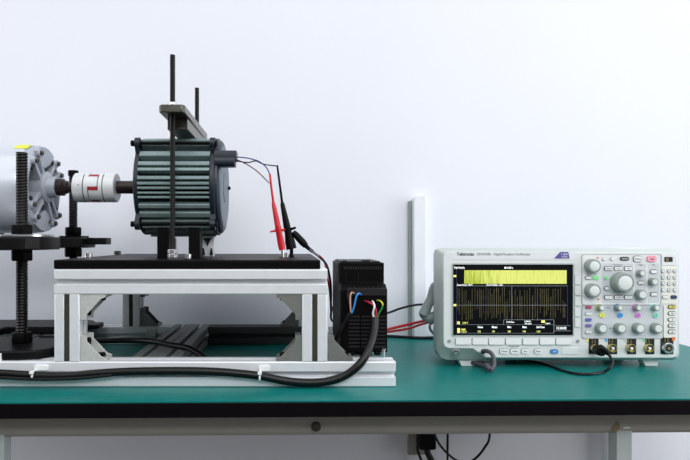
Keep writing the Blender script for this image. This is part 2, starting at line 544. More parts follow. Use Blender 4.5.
XL, XR = -0.3725, 0.0592
stand = thing('aluminium_motor_stand', 'raised four-post stand of slotted aluminium rails under the finned motor', 'stand', ((XL + XR) / 2, 1.16, 0.04))
rail_x(XL, XR, YF, 0.166, stand)
rail_x(XL, XR, YB, 0.166, stand)
rail_y(YF + 0.0202, YB - 0.0202, XL + 0.02, 0.166, stand)
rail_y(YF + 0.0202, YB - 0.0202, XR - 0.02, 0.166, stand)
for xc in (XL + 0.02, XR - 0.02):
    for yc in (YF, YB):
        bm = B(); prism(bm, tslot(xc, yc), 'Z', 0.0402, 0.1459)
        po = obj('post', bm, 'alu', stand, bevel=0.0006, sharp=20)
        bm = B(); box(bm, xc - 0.0042, xc + 0.0042, yc - 0.0192, yc - 0.0160, 0.0405, 0.1456)
        obj('slot_strip', bm, 'slotstrip', po, label='dark cover strip in the slot')

def gusset(x, yc, z, sx, sz, parent, m='cast'):
    """cast corner bracket; x,z = the inner corner, sx,sz = the directions of its two arms"""
    L = 0.0405
    web = [(0, 0), (L, 0), (L, -0.0045), (0.033, -0.0075), (0.0105, -0.0315), (0.0105, -L), (0, -L)]
    bm = B()
    for (a, b) in ((yc - 0.018, yc - 0.0145), (yc + 0.0145, yc + 0.018)):
        prism(bm, [(x + sx * p, z - sz * q) for p, q in web], 'Y', a, b)
    box(bm, *sorted((x, x + sx * 0.0045)), yc - 0.0145, yc + 0.0145, *sorted((z, z + sz * L)))
    box(bm, *sorted((x + sx * 0.0045, x + sx * L)), yc - 0.0145, yc + 0.0145, *sorted((z, z + sz * 0.0045)))
    g = obj('corner_bracket', bm, m, parent, bevel=0.0006)
    bm = B()
    cyl(bm, (x + sx * 0.029, yc, z + sz * 0.0045), (x + sx * 0.029, yc, z + sz * 0.0105), 0.0062, seg=14)
    obj('screw', bm, 'blackox', g)
    bm = B()
    cyl(bm, (x + sx * 0.0045, yc, z + sz * 0.029), (x + sx * 0.0105, yc, z + sz * 0.029), 0.0062, seg=14)
    obj('screw', bm, 'blackox', g)
E = 0.0002
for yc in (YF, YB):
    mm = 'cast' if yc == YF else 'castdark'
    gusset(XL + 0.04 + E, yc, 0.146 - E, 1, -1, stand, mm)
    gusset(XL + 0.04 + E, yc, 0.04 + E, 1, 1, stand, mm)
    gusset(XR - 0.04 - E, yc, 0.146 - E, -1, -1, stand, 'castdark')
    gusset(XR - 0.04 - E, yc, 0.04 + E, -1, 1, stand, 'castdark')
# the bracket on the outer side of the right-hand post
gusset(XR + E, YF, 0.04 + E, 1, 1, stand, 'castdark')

# ------------------------------------------------------------------ black drilled plate with its screws
PT = 0.2005
plate = thing('mounting_plate', 'thick black drilled mounting plate on top of the aluminium stand', 'plate', (-0.165, 1.155, 0.186))
bm = B(); box(bm, XL - 0.001, 0.048, 0.947, 1.372, 0.1862, PT)
obj('plate', bm, 'blackplate', plate, bevel=0.002)
def capscrew(px, py, r, h, m, label=None):
    Y = (EYE - PT) * FOC / (py - CY)
    x = PX(px, Y)
    bm = B(); lathe(bm, (x, Y, PT), (0, 0, 1), [(0, r), (h * 0.9, r), (h, r * 0.88), (h, r * 0.5), (h * 0.6, r * 0.45), (h * 0.6, 0)], 16)
    return obj('screw', bm, m, plate, label=label)
capscrew(88.5, 257.4, 0.0072, 0.009, 'steel', 'bright steel screw')
capscrew(117.5, 254.6, 0.0075, 0.008, 'brush', 'dull screw')
capscrew(187.5, 258.0, 0.007, 0.0075, 'steel', 'bright steel screw')
capscrew(281.5, 256.8, 0.004, 0.005, 'steel'); capscrew(286.5, 256.6, 0.004, 0.007, 'steel')

# ------------------------------------------------------------------ finned motor
YM, ZM, RM = 1.155, 0.3335, 0.0955
mot = thing('finned_motor', 'dark green-grey finned electric motor standing on the black plate', 'motor', (-0.205, YM, ZM - RM))
FX0, FX1 = -0.270, -0.1435
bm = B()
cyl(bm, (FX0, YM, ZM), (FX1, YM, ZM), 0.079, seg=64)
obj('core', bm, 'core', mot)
bm = B()
def fin(bm, phi, tck, r1=RM, r0=0.076):
    """phi is measured from the side that faces the camera, upward positive"""
    rad = Vector((0, -math.cos(phi), math.sin(phi)))
    tan = Vector((0, math.sin(phi), math.cos(phi)))
    c = Vector((0, YM, ZM))
    pr = [(r0, -tck * 0.55), (r1 - 0.001, -tck / 2), (r1, -tck / 2 + 0.001), (r1, tck / 2 - 0.001), (r1 - 0.001, tck / 2), (r0, tck * 0.55)]
    prism(bm, [((c + rad * a + tan * b).y, (c + rad * a + tan * b).z) for a, b in pr], 'X', FX0, FX1)
def phi_of(py):
    lo, hi = -PI / 2, PI / 2
    for _ in range(40):
        m_ = (lo + hi) / 2
        z = ZM + RM * math.sin(m_); y = YM - RM * math.cos(m_)
        if CY - (z - EYE) * FOC / y > py: lo = m_
        else: hi = m_
    return lo
for py, h in ((139.2, 3), (143.6, 3.6), (153.3, 6.2), (163, 5), (169, 4), (177.5, 4.2), (183.2, 3.6), (188, 3), (193, 2.4), (197.6, 2.4), (206.5, 4.6), (215.2, 5.6), (222.2, 2.4), (228.4, 2.4), (233, 2)):
    ph = phi_of(py)
    fin(bm, ph, min(0.0125, 0.86 * h * 0.00178 / max(0.45, math.cos(ph))))
for k in range(19):
    fin(bm, math.radians(97 + k * 9.2), 0.007)
obj('fins', bm, 'fin', mot, label='grey-green cooling fins', sharp=25)
def flange(x0, x1, r):
    bm = B()
    lathe(bm, (x0, YM, ZM), (1, 0, 0), [(0, r - 0.003), (0.002, r), (x1 - x0 - 0.002, r), (x1 - x0, r - 0.004)], 64)
    for k in range(4):
        a = math.radians(45 + 90 * k)
        y, z = YM + 0.103 * math.cos(a), ZM + 0.103 * math.sin(a)
        cyl(bm, (x0 + 0.001, y, z), (x1 - 0.001, y, z), 0.0105, seg=20)
        q = Vector((0, math.cos(a), math.sin(a))); w = Vector((0, -math.sin(a), math.cos(a)))
        c0 = Vector((0, YM, ZM))
        prism(bm, [((c0 + q * e + w * f).y, (c0 + q * e + w * f).z) for e, f in ((0.085, -0.016), (0.104, -0.0095), (0.104, 0.0095), (0.085, 0.016))], 'X', x0 + 0.001, x1 - 0.001)
    return bm
obj('front_flange', flange(-0.2795, FX0 + 0.001, 0.0915), 'navy', mot)
bm = flange(FX1 - 0.001, -0.1335, 0.0925)
lathe(bm, (-0.1345, YM, ZM), (1, 0, 0), [(0, 0.0895), (0.004, 0.0885), (0.0075, 0.0835), (0.0075, 0.0)], 56)
obj('rear_flange', bm, 'navy', mot)
bm = B()
lathe(bm, (-0.1285, YM, ZM), (1, 0, 0), [(0, 0.080), (0.0028, 0.079), (0.0038, 0.074), (0.0042, 0.06), (0.003, 0.03), (0.0045, 0.028), (0.0045, 0.0)], 56)
obj('end_cover', bm, 'cover', mot, label='slate-blue round end cover')
bm = B(); cyl(bm, (-0.126, YM + 0.055, ZM + 0.003), (-0.120, YM + 0.055, ZM + 0.003), 0.0035, seg=10)
obj('screw', bm, 'blackox', mot)
for k in range(4):
    a = math.radians(45 + 90 * k)
    y, z = YM + 0.103 * math.cos(a), ZM + 0.103 * math.sin(a)
    bm = B()
    cyl(bm, (-0.2785, y, z), (-0.135, y, z), 0.003, seg=10)
    cyl(bm, (-0.2865, y, z), (-0.2785, y, z), 0.0058, seg=6)
    cyl(bm, (-0.135, y, z), (-0.131, y, z), 0.0058, seg=6)
    obj('tie_bolt', bm, 'blackox', mot)
bm = B()
cyl(bm, (-0.336, YM, ZM), (-0.278, YM, ZM), 0.0125, seg=28)
cyl(bm, (-0.290, YM, ZM), (-0.279, YM, ZM), 0.017, seg=28)
obj('shaft', bm, 'shaft', mot)
bm = B()
YJ = 1.085
zt, zb = PZ(151.3, YJ), PZ(167.2, YJ)
rbox(bm, -0.1355, PX(237, YJ), YJ - 0.014, YJ + 0.014, zb + 0.010, zt, 0.003, axis='X')
rbox(bm, -0.1355, PX(235.5, YJ), YJ - 0.016, YJ + 0.016, zb, zb + 0.0185, 0.007, axis='X')
obj('cable_outlet', bm, 'navy', mot, bevel=0.0008)
YP = 1.11
def wire(name, pts, r, m, parent, label=None, n=8, seg=8):
    bm = B(); tube(bm, pts, r, seg, n)
    return obj(name, bm, m, parent, label=label)
wire('lead_wire', [P(234, 157, YJ), P(241, 157.3, 1.085), P(250, 158.6, 1.09), P(259, 161.5, 1.10), P(266, 167, 1.108), P(270, 174.5, YP)], 0.0011, 'wblue', mot, 'blue lead wire')
wire('lead_wire', [P(234, 159.5, YJ), P(239, 161.3, 1.085), P(248, 162.5, 1.09), P(256, 161, 1.10), P(264, 164.3, 1.106), P(277, 166, YP)], 0.0011, 'blackpl', mot, 'black lead wire')
wire('lead_wire', [P(234, 159, YJ), P(239, 160.5, 1.087), P(248, 165, 1.095), P(258, 172, 1.105), P(269.5, 183.3, YP)], 0.0010, 'wdkred', mot, 'dark red lead wire')

# supports under the motor
for i, (p0, p1, lab) in enumerate(((157, 169, 'black support block under the motor, to the left of the front threaded rod'), (188.5, 200, 'black support block under the motor, to the right of the front threaded rod'))):
    Y = 1.070
    bm = B()
    x0, x1 = PX(p0, Y), PX(p1, Y)
    pr = [(Y, PT), (Y, PZ(227, Y)), (Y + 0.018, PZ(230, Y) - 0.004), (Y + 0.034, PT + 0.037), (Y + 0.034, PT)]
    prism(bm, pr, 'X', x0, x1)
    obj('support_block', bm, 'blackox', bevel=0.001, label=lab, cat='support block', group='blocks under the finned motor')
t = thing('cradle_plate', 'small silver cradle plate with dark pointed marks below the motor', 'cradle plate', (PX(207, 1.156), 1.156, PT))
Y = 1.150
bm = B(); box(bm, PX(199, Y), PX(214, Y), Y, Y + 0.012, PT, PZ(236.5, Y))
obj('plate', bm, 'alu', t, bevel=0.0008)
bm = B()
prism(bm, [(PX(203, Y), PZ(238, Y)), (PX(212, Y), PZ(238, Y)), (PX(210, Y), PZ(241, Y)), (PX(207.5, Y), PZ(246.5, Y)), (PX(205, Y), PZ(241, Y))], 'Y', Y - 0.0012, Y)
obj('notch', bm, 'dark', t, label='black triangular notch')
for a in (203.5, 211.5):
    bm = B()
    prism(bm, [(PX(a - 1.6, Y), PZ(255, Y)), (PX(a + 1.6, Y), PZ(255, Y)), (PX(a + 1.2, Y), PZ(252, Y)), (PX(a + .5, Y), PZ(248, Y)), (PX(a - .5, Y), PZ(248, Y)), (PX(a - 1.2, Y), PZ(252, Y))], 'Y', Y - 0.004, Y)
    obj('stud', bm, 'blackox', t, label='pointed black stud')
bm = B(); box(bm, PX(168, 1.2), PX(176, 1.2), 1.20, 1.212, PT, PT + 0.035)
obj('spacer_block', bm, 'alu', bevel=0.001, label='short silver spacer standing behind the front threaded rod, under the motor', cat='spacer')

# threaded rods of the motor clamp and the bar they pull down
def rod(label, x, y, z0, z1, r, pitch, nuts, group=None, depth=None, thread_m='threadsteel'):
    t = thing('threaded_rod', label, 'threaded rod', (x, y, z0), group or 'black threaded rods')
    bm = B(); thread(bm, x, y, z0, z1, r, pitch, depth or r * 0.2)
    obj('rod', bm, thread_m, t, sharp=60)
    for (a, b, rn, m) in nuts:
        bm = B(); hexnut(bm, x, y, a, b, rn)
        obj('nut', bm, m, t, bevel=0.0005, label='bright steel nut' if m == 'steel' else None)
    return t
YR0, YR1 = 1.040, 1.268
XRD = PX(172.6, YR0)
rod('tall black threaded rod in front of the finned motor, with silver nuts at its foot', XRD, YR0, PT + 0.0005, PZ(55, YR0), 0.0049, 0.0026,
    [(PT + 0.0005, PT + 0.0078, 0.0092, 'steel'), (PT + 0.0082, PT + 0.0155, 0.0092, 'steel'), (0.4612, 0.470, 0.0092, 'steel')])
XRD1 = PX(197, YR1)
rod('black threaded rod standing behind the finned motor, shorter in view', XRD1, YR1, PT + 0.0005, PZ(88, YR1), 0.0049, 0.0026,
    [(PT + 0.0005, PT + 0.0078, 0.0092, 'steel'), (0.4612, 0.470, 0.0092, 'steel')])
xm = (XRD + XRD1) / 2
bm = B()
y0, y1 = 1.012, 1.292
prism(bm, [(xm - 0.0175, y0), (xm + 0.0175, y0), (xm + 0.0218, y0 + 0.006), (xm + 0.0218, y1), (xm - 0.0218, y1), (xm - 0.0218, y0 + 0.006)], 'Z', 0.4475, 0.461)
obj('clamp_bar', bm, 'brush', bevel=0.0015, label='flat steel clamp bar bridging the top of the finned motor', cat='clamp bar')
bm = B()
yb0, yb1 = 1.062, 1.252
prism(bm, [(xm - 0.017, 0.4474), (xm - 0.017, 0.4275), (xm + 0.019, 0.4275), (xm + 0.019, 0.4474)], 'Y', yb0, yb1)
obj('spacer_bar', bm, 'brush', bevel=0.001, label='square steel bar squeezed between the clamp bar and the motor', cat='spacer bar')

# ------------------------------------------------------------------ shaft coupling
c0, c1 = PX(71.5, 1.13), PX(117.5, YM)
cp = thing('shaft_coupling', 'silver jaw coupling with red insert joining the two motor shafts', 'coupling', ((c0 + c1) / 2, YM, ZM - 0.0285))
ZC = ZM - 0.001
RC = 0.0282
def ring_sector(bm, x0, x1, r0, r1, a0, a1, n=10, mi=0):
    pts = [(YM + r1 * math.cos(a0 + (a1 - a0) * i / n), ZC + r1 * math.sin(a0 + (a1 - a0) * i / n)) for i in range(n + 1)]
    pts += [(YM + r0 * math.cos(a1 - (a1 - a0) * i / n), ZC + r0 * math.sin(a1 - (a1 - a0) * i / n)) for i in range(n + 1)]
    prism(bm, pts, 'X', x0, x1, mi)
j0, j1 = c0 + 0.0300, c0 + 0.0500
OFS = 8
bm = B()
lathe(bm, (c0, YM, ZC), (1, 0, 0), [(0, 0.013), (0, RC - 0.0015), (0.0015, RC), (0.0205, RC), (0.0205, RC - 0.0012), (0.0215, RC - 0.0012), (0.0215, RC), (j0 - c0, RC), (j0 - c0, 0.010)], 48)
for k in range(3):
    a = math.radians(150 + OFS + 120 * k)
    ring_sector(bm, j0, j1 - 0.0018, 0.010, RC, a - 0.39, a + 0.39)
obj('hub', bm, 'coupling', cp, sharp=25)
bm = B()
L1 = c1 - j1
lathe(bm, (j1, YM, ZC), (1, 0, 0), [(0, 0.010), (0, RC), (0.0075, RC), (0.0075, RC - 0.0012), (0.0085, RC - 0.0012), (0.0085, RC), (L1 - 0.0015, RC), (L1, RC - 0.0015), (L1, 0.013)], 48)
for k in range(3):
    a = math.radians(210 + OFS + 120 * k)
    ring_sector(bm, j0 + 0.0018, j1, 0.010, RC, a - 0.39, a + 0.39)
obj('hub', bm, 'coupling', cp, sharp=25)
bm = B()
cyl(bm, (j0, YM, ZC), (j1, YM, ZC), 0.0095, seg=24)
for k in range(6):
    a = math.radians(180 + OFS + 60 * k)
    ring_sector(bm, j0 + 0.0022, j1 - 0.0022, 0.009, RC - 0.0004, a - 0.098, a + 0.098, 4)
obj('spider', bm, 'red', cp, label='red rubber insert')
bm = B(); cyl(bm, (j0 - 0.0002, YM, ZC), (j1 + 0.0002, YM, ZC), RC - 0.0035, seg=32)
obj('gap_core', bm, 'dark', cp, label='dark gap between the jaws')
for xs in (c0 + 0.0205, j1 + 0.0072):
    bm = B()
    ring_sector(bm, xs, xs + 0.0016, 0.010, RC + 0.00015, math.radians(120), math.radians(262), 30)
    obj('clamp_slit', bm, 'dark', cp, label='dark clamping slit')
bm = B(); cyl(bm, (c0 + 0.0135, YM - RC * math.cos(0.1) - 0.0003, ZC + 0.003), (c0 + 0.0135, YM - RC + 0.003, ZC + 0.003), 0.0012, seg=8)
obj('set_screw', bm, 'blackox', cp)

# ------------------------------------------------------------------ silver motor at the left
RG, ZG = 0.0845, 0.3295
XE = -0.472
gm = thing('silver_motor', 'smooth silver cylindrical motor with a cast end bell, at the left edge', 'motor', (-0.62, YM, ZG - RG))
bm = B()
lathe(bm, (-0.80, YM, ZG), (1, 0, 0), [(0, RG - 0.004), (0.004, RG), (XE + 0.80 - 0.022, RG), (XE + 0.80 - 0.018, RG - 0.0012)], 72)
obj('housing', bm, 'silver', gm)
bm = B()
lathe(bm, (XE - 0.018, YM, ZG), (1, 0, 0), [(0, RG - 0.0012), (0.011, RG - 0.0015), (0.017, RG - 0.006), (0.018, RG - 0.012), (0.006, RG - 0.013), (-0.006, RG - 0.020), (-0.010, 0.045), (-0.010, 0.032), (0.018, 0.030), (0.018, 0.0)], 72)
bell = obj('end_bell', bm, 'castbell', gm, sharp=25)
bm = B()
def pol(a, r): return (YM + r * math.cos(a), ZG + r * math.sin(a))
for k in range(4):
    a = math.radians(38 + 90 * k)
    w1, w2 = 0.011, 0.008
    u = (math.cos(a), math.sin(a)); v = (-u[1], u[0])
    for sgn in (-1, 1):
        pts = [(YM + u[0] * r + v[0] * w, ZG + u[1] * r + v[1] * w) for r, w in ((0.022, sgn * 0.012), (0.072, sgn * 0.017), (0.079, sgn * 0.015), (0.079, sgn * 0.009), (0.068, sgn * 0.009), (0.024, sgn * 0.004))]
        prism(bm, pts, 'X', XE - 0.027, XE + 0.004)
    pts = [(YM + u[0] * r + v[0] * w, ZG + u[1] * r + v[1] * w) for r, w in ((0.024, -0.005), (0.069, -0.010), (0.069, 0.010), (0.024, 0.005))]
    prism(bm, pts, 'X', XE - 0.027, XE - 0.006)
    for da in (-0.19, 0.19):
        q = pol(a + da, 0.073)
        cyl(bm, (XE - 0.01, q[0], q[1]), (XE + 0.0065, q[0], q[1]), 0.0075, seg=14)
for a in (90, 270):
    out_ = [pol(math.radians(a + d), 0.081) for d in range(-33, 34, 6)] + [pol(math.radians(a + 26), 0.055), pol(math.radians(a), 0.040), pol(math.radians(a - 26), 0.055)]
    prism(bm, out_, 'X', XE - 0.027, XE + 0.001)
obj('rib', bm, 'castbell', bell, bevel=0.001, label='cast ribs of the end bell')
for k in range(4):
    a = math.radians(38 + 90 * k)
    for da in (-0.19, 0.19):
        q = pol(a + da, 0.073)
        bm = B(); lathe(bm, (XE + 0.0065, q[0], q[1]), (1, 0, 0), [(0, 0.0048), (0.004, 0.0048), (0.004, 0.0025), (0.0015, 0.0023), (0.0015, 0)], 12)
        obj('screw', bm, 'brush', bell)
bm = B()
for k in range(4):
    a = math.radians(38 + 90 * k)
    for da, r_, w in ((-0.34, 0.066, 0.004), (0.34, 0.066, 0.004), (0.0, 0.060, 0.005), (0.0, 0.044, 0.004)):
        q = pol(a + da, r_)
        x_ = XE + 0.0012 if da else XE - 0.0058
        prism(bm, [(q[0] + w * math.cos(t_) * 1.3, q[1] + w * math.sin(t_)) for t_ in (0.3, 1.4, 2.4, 3.6, 4.8, 5.6)], 'X', x_ - 0.004, x_ + 0.0004)
obj('pocket', bm, 'dark', bell, label='small dark casting pockets')
bm = B()
lathe(bm, (XE - 0.002, YM, ZM), (1, 0, 0), [(0, 0.030), (0.008, 0.030), (0.010, 0.027), (0.012, 0.0215), (0.027, 0.020), (0.027, 0.013)], 40)
obj('bearing_boss', bm, 'castbell', bell)
bm = B()
lathe(bm, (XE + 0.022, YM, ZM), (1, 0, 0), [(0, 0.0165), (0.015, 0.0165), (0.018, 0.0125), (0.022, 0.0125), (0.025, 0.009), (c0 - XE - 0.0225, 0.009)], 32)
obj('shaft', bm, 'shaft', gm)
bm = B()
a0, a1 = math.radians(104), math.radians(122)
n = 8
x0, x1 = PX(14.5, 1.115), PX(28.5, 1.115)
for i in range(n):
    A, Bq = a0 + (a1 - a0) * i / n, a0 + (a1 - a0) * (i + 1) / n
    vs = [bm.verts.new((x, YM + (RG + 0.0004) * math.cos(a), ZG + (RG + 0.0004) * math.sin(a))) for x, a in ((x0, A), (x1, A), (x1, Bq), (x0, Bq))]
    bm.faces.new(vs)
bmesh.ops.remove_doubles(bm, verts=bm.verts[:], dist=1e-6)
obj('sticker', bm, 'sticker', gm, label='yellow sticker on the housing')

# clamp plates and big threaded rods around the silver motor
def clamp_plate(name, label, z0, z1, xf, tongue):
    t = thing(name, label, 'clamp plate', (-0.5, YM, z0), 'clamp plates of the silver motor')
    out = [(-0.70, 0.955), (xf - 0.045, 0.955), (xf - 0.020, 0.961), (xf - 0.004, 0.978), (xf, 1.0), (xf, 1.055), (xf - 0.012, 1.075), (xf - 0.04, 1.085),
           (-0.58, 1.085), (-0.58, 1.222), (-0.45, 1.222), (-0.430, 1.232), (-0.425, 1.25), (-0.425, 1.31), (-0.437, 1.328), (-0.455, 1.335), (-0.70, 1.335)]
    bm = B(); prism(bm, out, 'Z', z0, z1)
    obj('plate', bm, 'clampblack', t, bevel=0.0025)
    bm = B(); rbox(bm, -0.44, tongue, 1.255, 1.300, z0 + (z1 - z0) * 0.32, z1 - 0.0006, 0.006, axis='Z')
    obj('tongue', bm, 'clampblack', t, bevel=0.0015)
    return t
clamp_plate('clamp_plate', 'thick black clamp plate carrying the silver motor', 0.2155, 0.2372, -0.404, -0.386)
clamp_plate('clamp_plate', 'black clamp plate lying on the base frame rails, under the big rods', 0.0402, 0.0550, -0.388, -0.402)
XT = -0.4625
bm = B(); lathe(bm, (XT, 1.035, 0.2373), (0, 0, 1), [(0, 0.050), (0.0008, 0.0525), (0.0035, 0.0525), (0.0042, 0.050)], 48)
obj('washer', bm, 'steel', label='wide bright washer under the nut of the front big rod', cat='washer', group='washers under the big nuts')
bm = B(); lathe(bm, (XT + 0.002, 1.280, 0.2373), (0, 0, 1), [(0, 0.028), (0.0005, 0.030), (0.003, 0.030), (0.0035, 0.028)], 40)
obj('washer', bm, 'blackox', label='dark washer under the nut of the rear big rod', cat='washer', group='washers under the big nuts')
zt0, zt1 = 0.2416, 0.2409
rod('thick black threaded rod in front of the silver motor', XT, 1.035, 0.0552, PZ(152.5, 1.035), 0.0104, 0.0050,
    [(zt0, zt0 + 0.0165, 0.0185, 'blackox'), (0.196, 0.2153, 0.0185, 'blackox'), (0.0552, 0.073, 0.0185, 'blackox')])
rod('thick black threaded rod behind the silver motor shaft, beside the coupling', XT, 1.280, 0.0552, PZ(172, 1.28), 0.0095, 0.0050,
    [(zt1, zt1 + 0.0185, 0.0175, 'blackox'), (0.196, 0.2153, 0.0185, 'blackox'), (0.0552, 0.073, 0.0185, 'blackox'), (PZ(176, 1.28), PZ(170.5, 1.28), 0.0115, 'blackox')])
for y0, y1, s, lab in ((1.05, 1.083, 1, 'front'), (1.227, 1.26, -1, 'rear')):
    bm = B()
    zz = 0.0
    pr = []
    for i in range(7):
        y = y0 + (y1 - y0) * i / 6
        pr.append((y, ZG - math.sqrt(max(0, RG ** 2 - (y - YM) ** 2)) if abs(y - YM) < RG else ZG))
    pr = [(y, min(z, 0.285)) for y, z in pr]
    prism(bm, [(y0, 0.2373)] + pr + [(y1, 0.2373)], 'X', -0.68, -0.60)
    obj('saddle_block', bm, 'blackox', label='black saddle block wedged under the %s side of the silver motor' % lab, cat='saddle block', group='saddle blocks under the silver motor')

# ------------------------------------------------------------------ black motor drive
DX0, DX1 = 0.0825, 0.1615
dr = thing('motor_drive', 'black motor drive unit standing at the right end of the aluminium base', 'motor drive', ((DX0 + DX1) / 2, 1.08, 0.04))
bm = B()
pr = [(0.995, 0.046), (0.995, 0.1500), (1.012, 0.158), (1.030, 0.1585), (1.030, 0.193), (1.162, 0.193), (1.162, 0.046)]
prism(bm, pr, 'X', DX0 + 0.0025, DX1)
obj('housing', bm, 'drivebl', dr, bevel=0.0015)
bm = B(); prism(bm, [(0.999, 0.047), (0.999, 0.149), (1.014, 0.157), (1.033, 0.158), (1.033, 0.192), (1.160, 0.192), (1.160, 0.047)], 'X', DX0, DX0 + 0.0025)
obj('side_panel', bm, 'driveside', dr, label='charcoal side panel')
bm = B(); box(bm, DX0 + 0.004, DX1 - 0.006, 1.034, 1.15, 0.193, 0.1955)
box(bm, DX0 + 0.042, DX0 + 0.056, 1.034, 1.06, 0.1955, 0.1975); box(bm, DX0 + 0.008, DX0 + 0.016, 1.034, 1.06, 0.1955, 0.1968)
obj('top_cap', bm, 'drivetrim', dr, bevel=0.0008)
bm = B()
for k in range(17): box(bm, DX0 + 0.010 + k * 0.0039, DX0 + 0.0118 + k * 0.0039, 1.0292, 1.0302, 0.1815, 0.1865)
obj('vent', bm, 'driveside', dr, label='row of small vent slots')
bm = B()
box(bm, DX0 + 0.013, DX0 + 0.0135, 1.0285, 1.03, 0.161, 0.178); box(bm, DX0 + 0.034, DX0 + 0.0345, 1.0285, 1.03, 0.161, 0.178)
obj('seam', bm, 'driveside', dr)
bm = B()
box(bm, DX0 + 0.012, DX1 - 0.003, 0.9925, 1.004, 0.140, 0.1515)
for k in range(8): cyl(bm, (DX0 + 0.017 + k * 0.0078, 0.9985, 0.1515), (DX0 + 0.017 + k * 0.0078, 0.9985, 0.1528), 0.0026, seg=10)
obj('terminal_block', bm, 'drivetrim', dr, bevel=0.0006)
bm = B()
for c in range(3):
    for k in range(9):
        if c == 2 and False: continue
        x = DX0 + 0.0145 + c * 0.0215
        z = 0.054 + k * 0.0062
        box(bm, x, x + 0.0185, 0.9937, 0.9952, z, z + 0.0028)
obj('louvre', bm, 'drivetrim', dr, label='louvred vents on the front')
for px in (351, 378):
    bm = B(); x = PX(px, 0.995); box(bm, x - 0.005, x + 0.005, 0.996, 1.012, 0.0402, 0.046); box(bm, x - 0.005, x + 0.005, 1.14, 1.155, 0.0402, 0.046)
    obj('foot', bm, 'blackpl', dr, bevel=0.0008)
bm = B(); x = PX(384, 0.99)
cyl(bm, (x, 0.9895, 0.0404), (x, 0.9895, 0.051), 0.0012, seg=10); cyl(bm, (x, 0.9895, 0.051), (x, 0.9895, 0.053), 0.0032, seg=12)
box(bm, x - 0.003, x + 0.003, 0.9925, 0.9955, 0.048, 0.051)
obj('earth_screw', bm, 'steel', dr, label='small bright earth screw')
YD = 0.982
wire('wire', [P(348.5, 292.5, 0.995), P(347.8, 297, YD), P(350, 305, YD), P(352, 312, YD)], 0.0013, 'driveside', dr, 'dark wire')
wire('wire', [P(354.5, 293.5, 0.995), P(351.8, 292.6, YD), P(350.3, 296, YD - 0.003), P(350.3, 304, YD - 0.003), P(350.8, 312, YD - 0.002)], 0.0014, 'wbrown', dr, 'brown wire')
wire('wire', [P(361.5, 294.6, 0.995), P(358.5, 293.6, YD), P(356.3, 297, YD - 0.003), P(354.2, 306, YD - 0.003), P(352, 312.5, YD - 0.002), P(350.2, 314, YD)], 0.0015, 'wlblue', dr, 'light blue wire')
wire('wire', [P(351, 312.5, YD), P(347, 318, YD), P(342, 327, 0.984), P(337, 336, 0.99), P(332.5, 343, 1.0)], 0.0034, 'cable', dr, 'black sheath of the small cable')

# ------------------------------------------------------------------ thick black cable along the front rail
t = thing('power_cable', 'thick black cable running along the front rail and curving up to the drive', 'cable', (-0.05, 0.94, 0.005))
YC = 0.9385
pts = [P(-75, 372.5, YC), P(-30, 372.8, YC), P(0, 373.4, YC), P(20, 374.6, YC), P(45, 376, YC), P(70, 375.8, YC), P(95, 373.6, YC), P(130, 371.6, YC), P(175, 371, YC), P(210, 371.5, YC), P(240, 373.6, YC),
       P(262, 376.3, YC), P(285, 380.8, YC), P(308, 382.8, YC), P(328, 381.2, YC), P(345, 375.6, YC), P(358, 366, YC), P(366, 355, 0.944), P(371.5, 342, 0.955), P(374.3, 330, 0.966), P(375.2, 318, 0.974)]
bm = B(); tube(bm, pts, 0.0064, 14, 10)
obj('sheath', bm, 'cable', t)
# a thinner second cable strapped alongside at the left
bm = B(); tube(bm, [P(-75, 376, 0.929), P(0, 377.6, 0.929), P(32, 379.2, 0.931), P(75, 378.6, 0.9325), P(112, 375, 0.9335)], 0.0026, 10, 8)
obj('branch_cable', bm, 'cable', t)
e = P(375.2, 319, 0.974)
wire('conductor', [e, P(376.2, 312, 0.974), P(374, 306, 0.974), P(369, 302.3, 0.980), P(365, 301.2, 0.9935)], 0.0016, 'wred', t, 'red conductor')
wire('conductor', [P(374, 319, 0.973), P(373, 313, 0.972), P(374.5, 306, 0.970), P(373, 301.8, 0.980), P(372.3, 301, 0.9935)], 0.0015, 'white', t, 'white conductor')
wire('conductor', [P(377, 318, 0.976), P(379, 313, 0.976), P(382, 308, 0.976), P(382.4, 303.4, 0.976), P(379.5, 300.8, 0.982), P(377, 300.5, 0.9935)], 0.0013, 'wgreen', t, 'green conductor with yellow stripe')
bm = B(); tube(bm, [P(382.6, 305.5, 0.9745), P(382.5, 303.3, 0.9746), P(379.6, 300.6, 0.981), P(377.5, 300.4, 0.99)], 0.0011, 8, 6)
obj('conductor', bm, 'wyel', t, label='yellow stripe of the earth conductor')

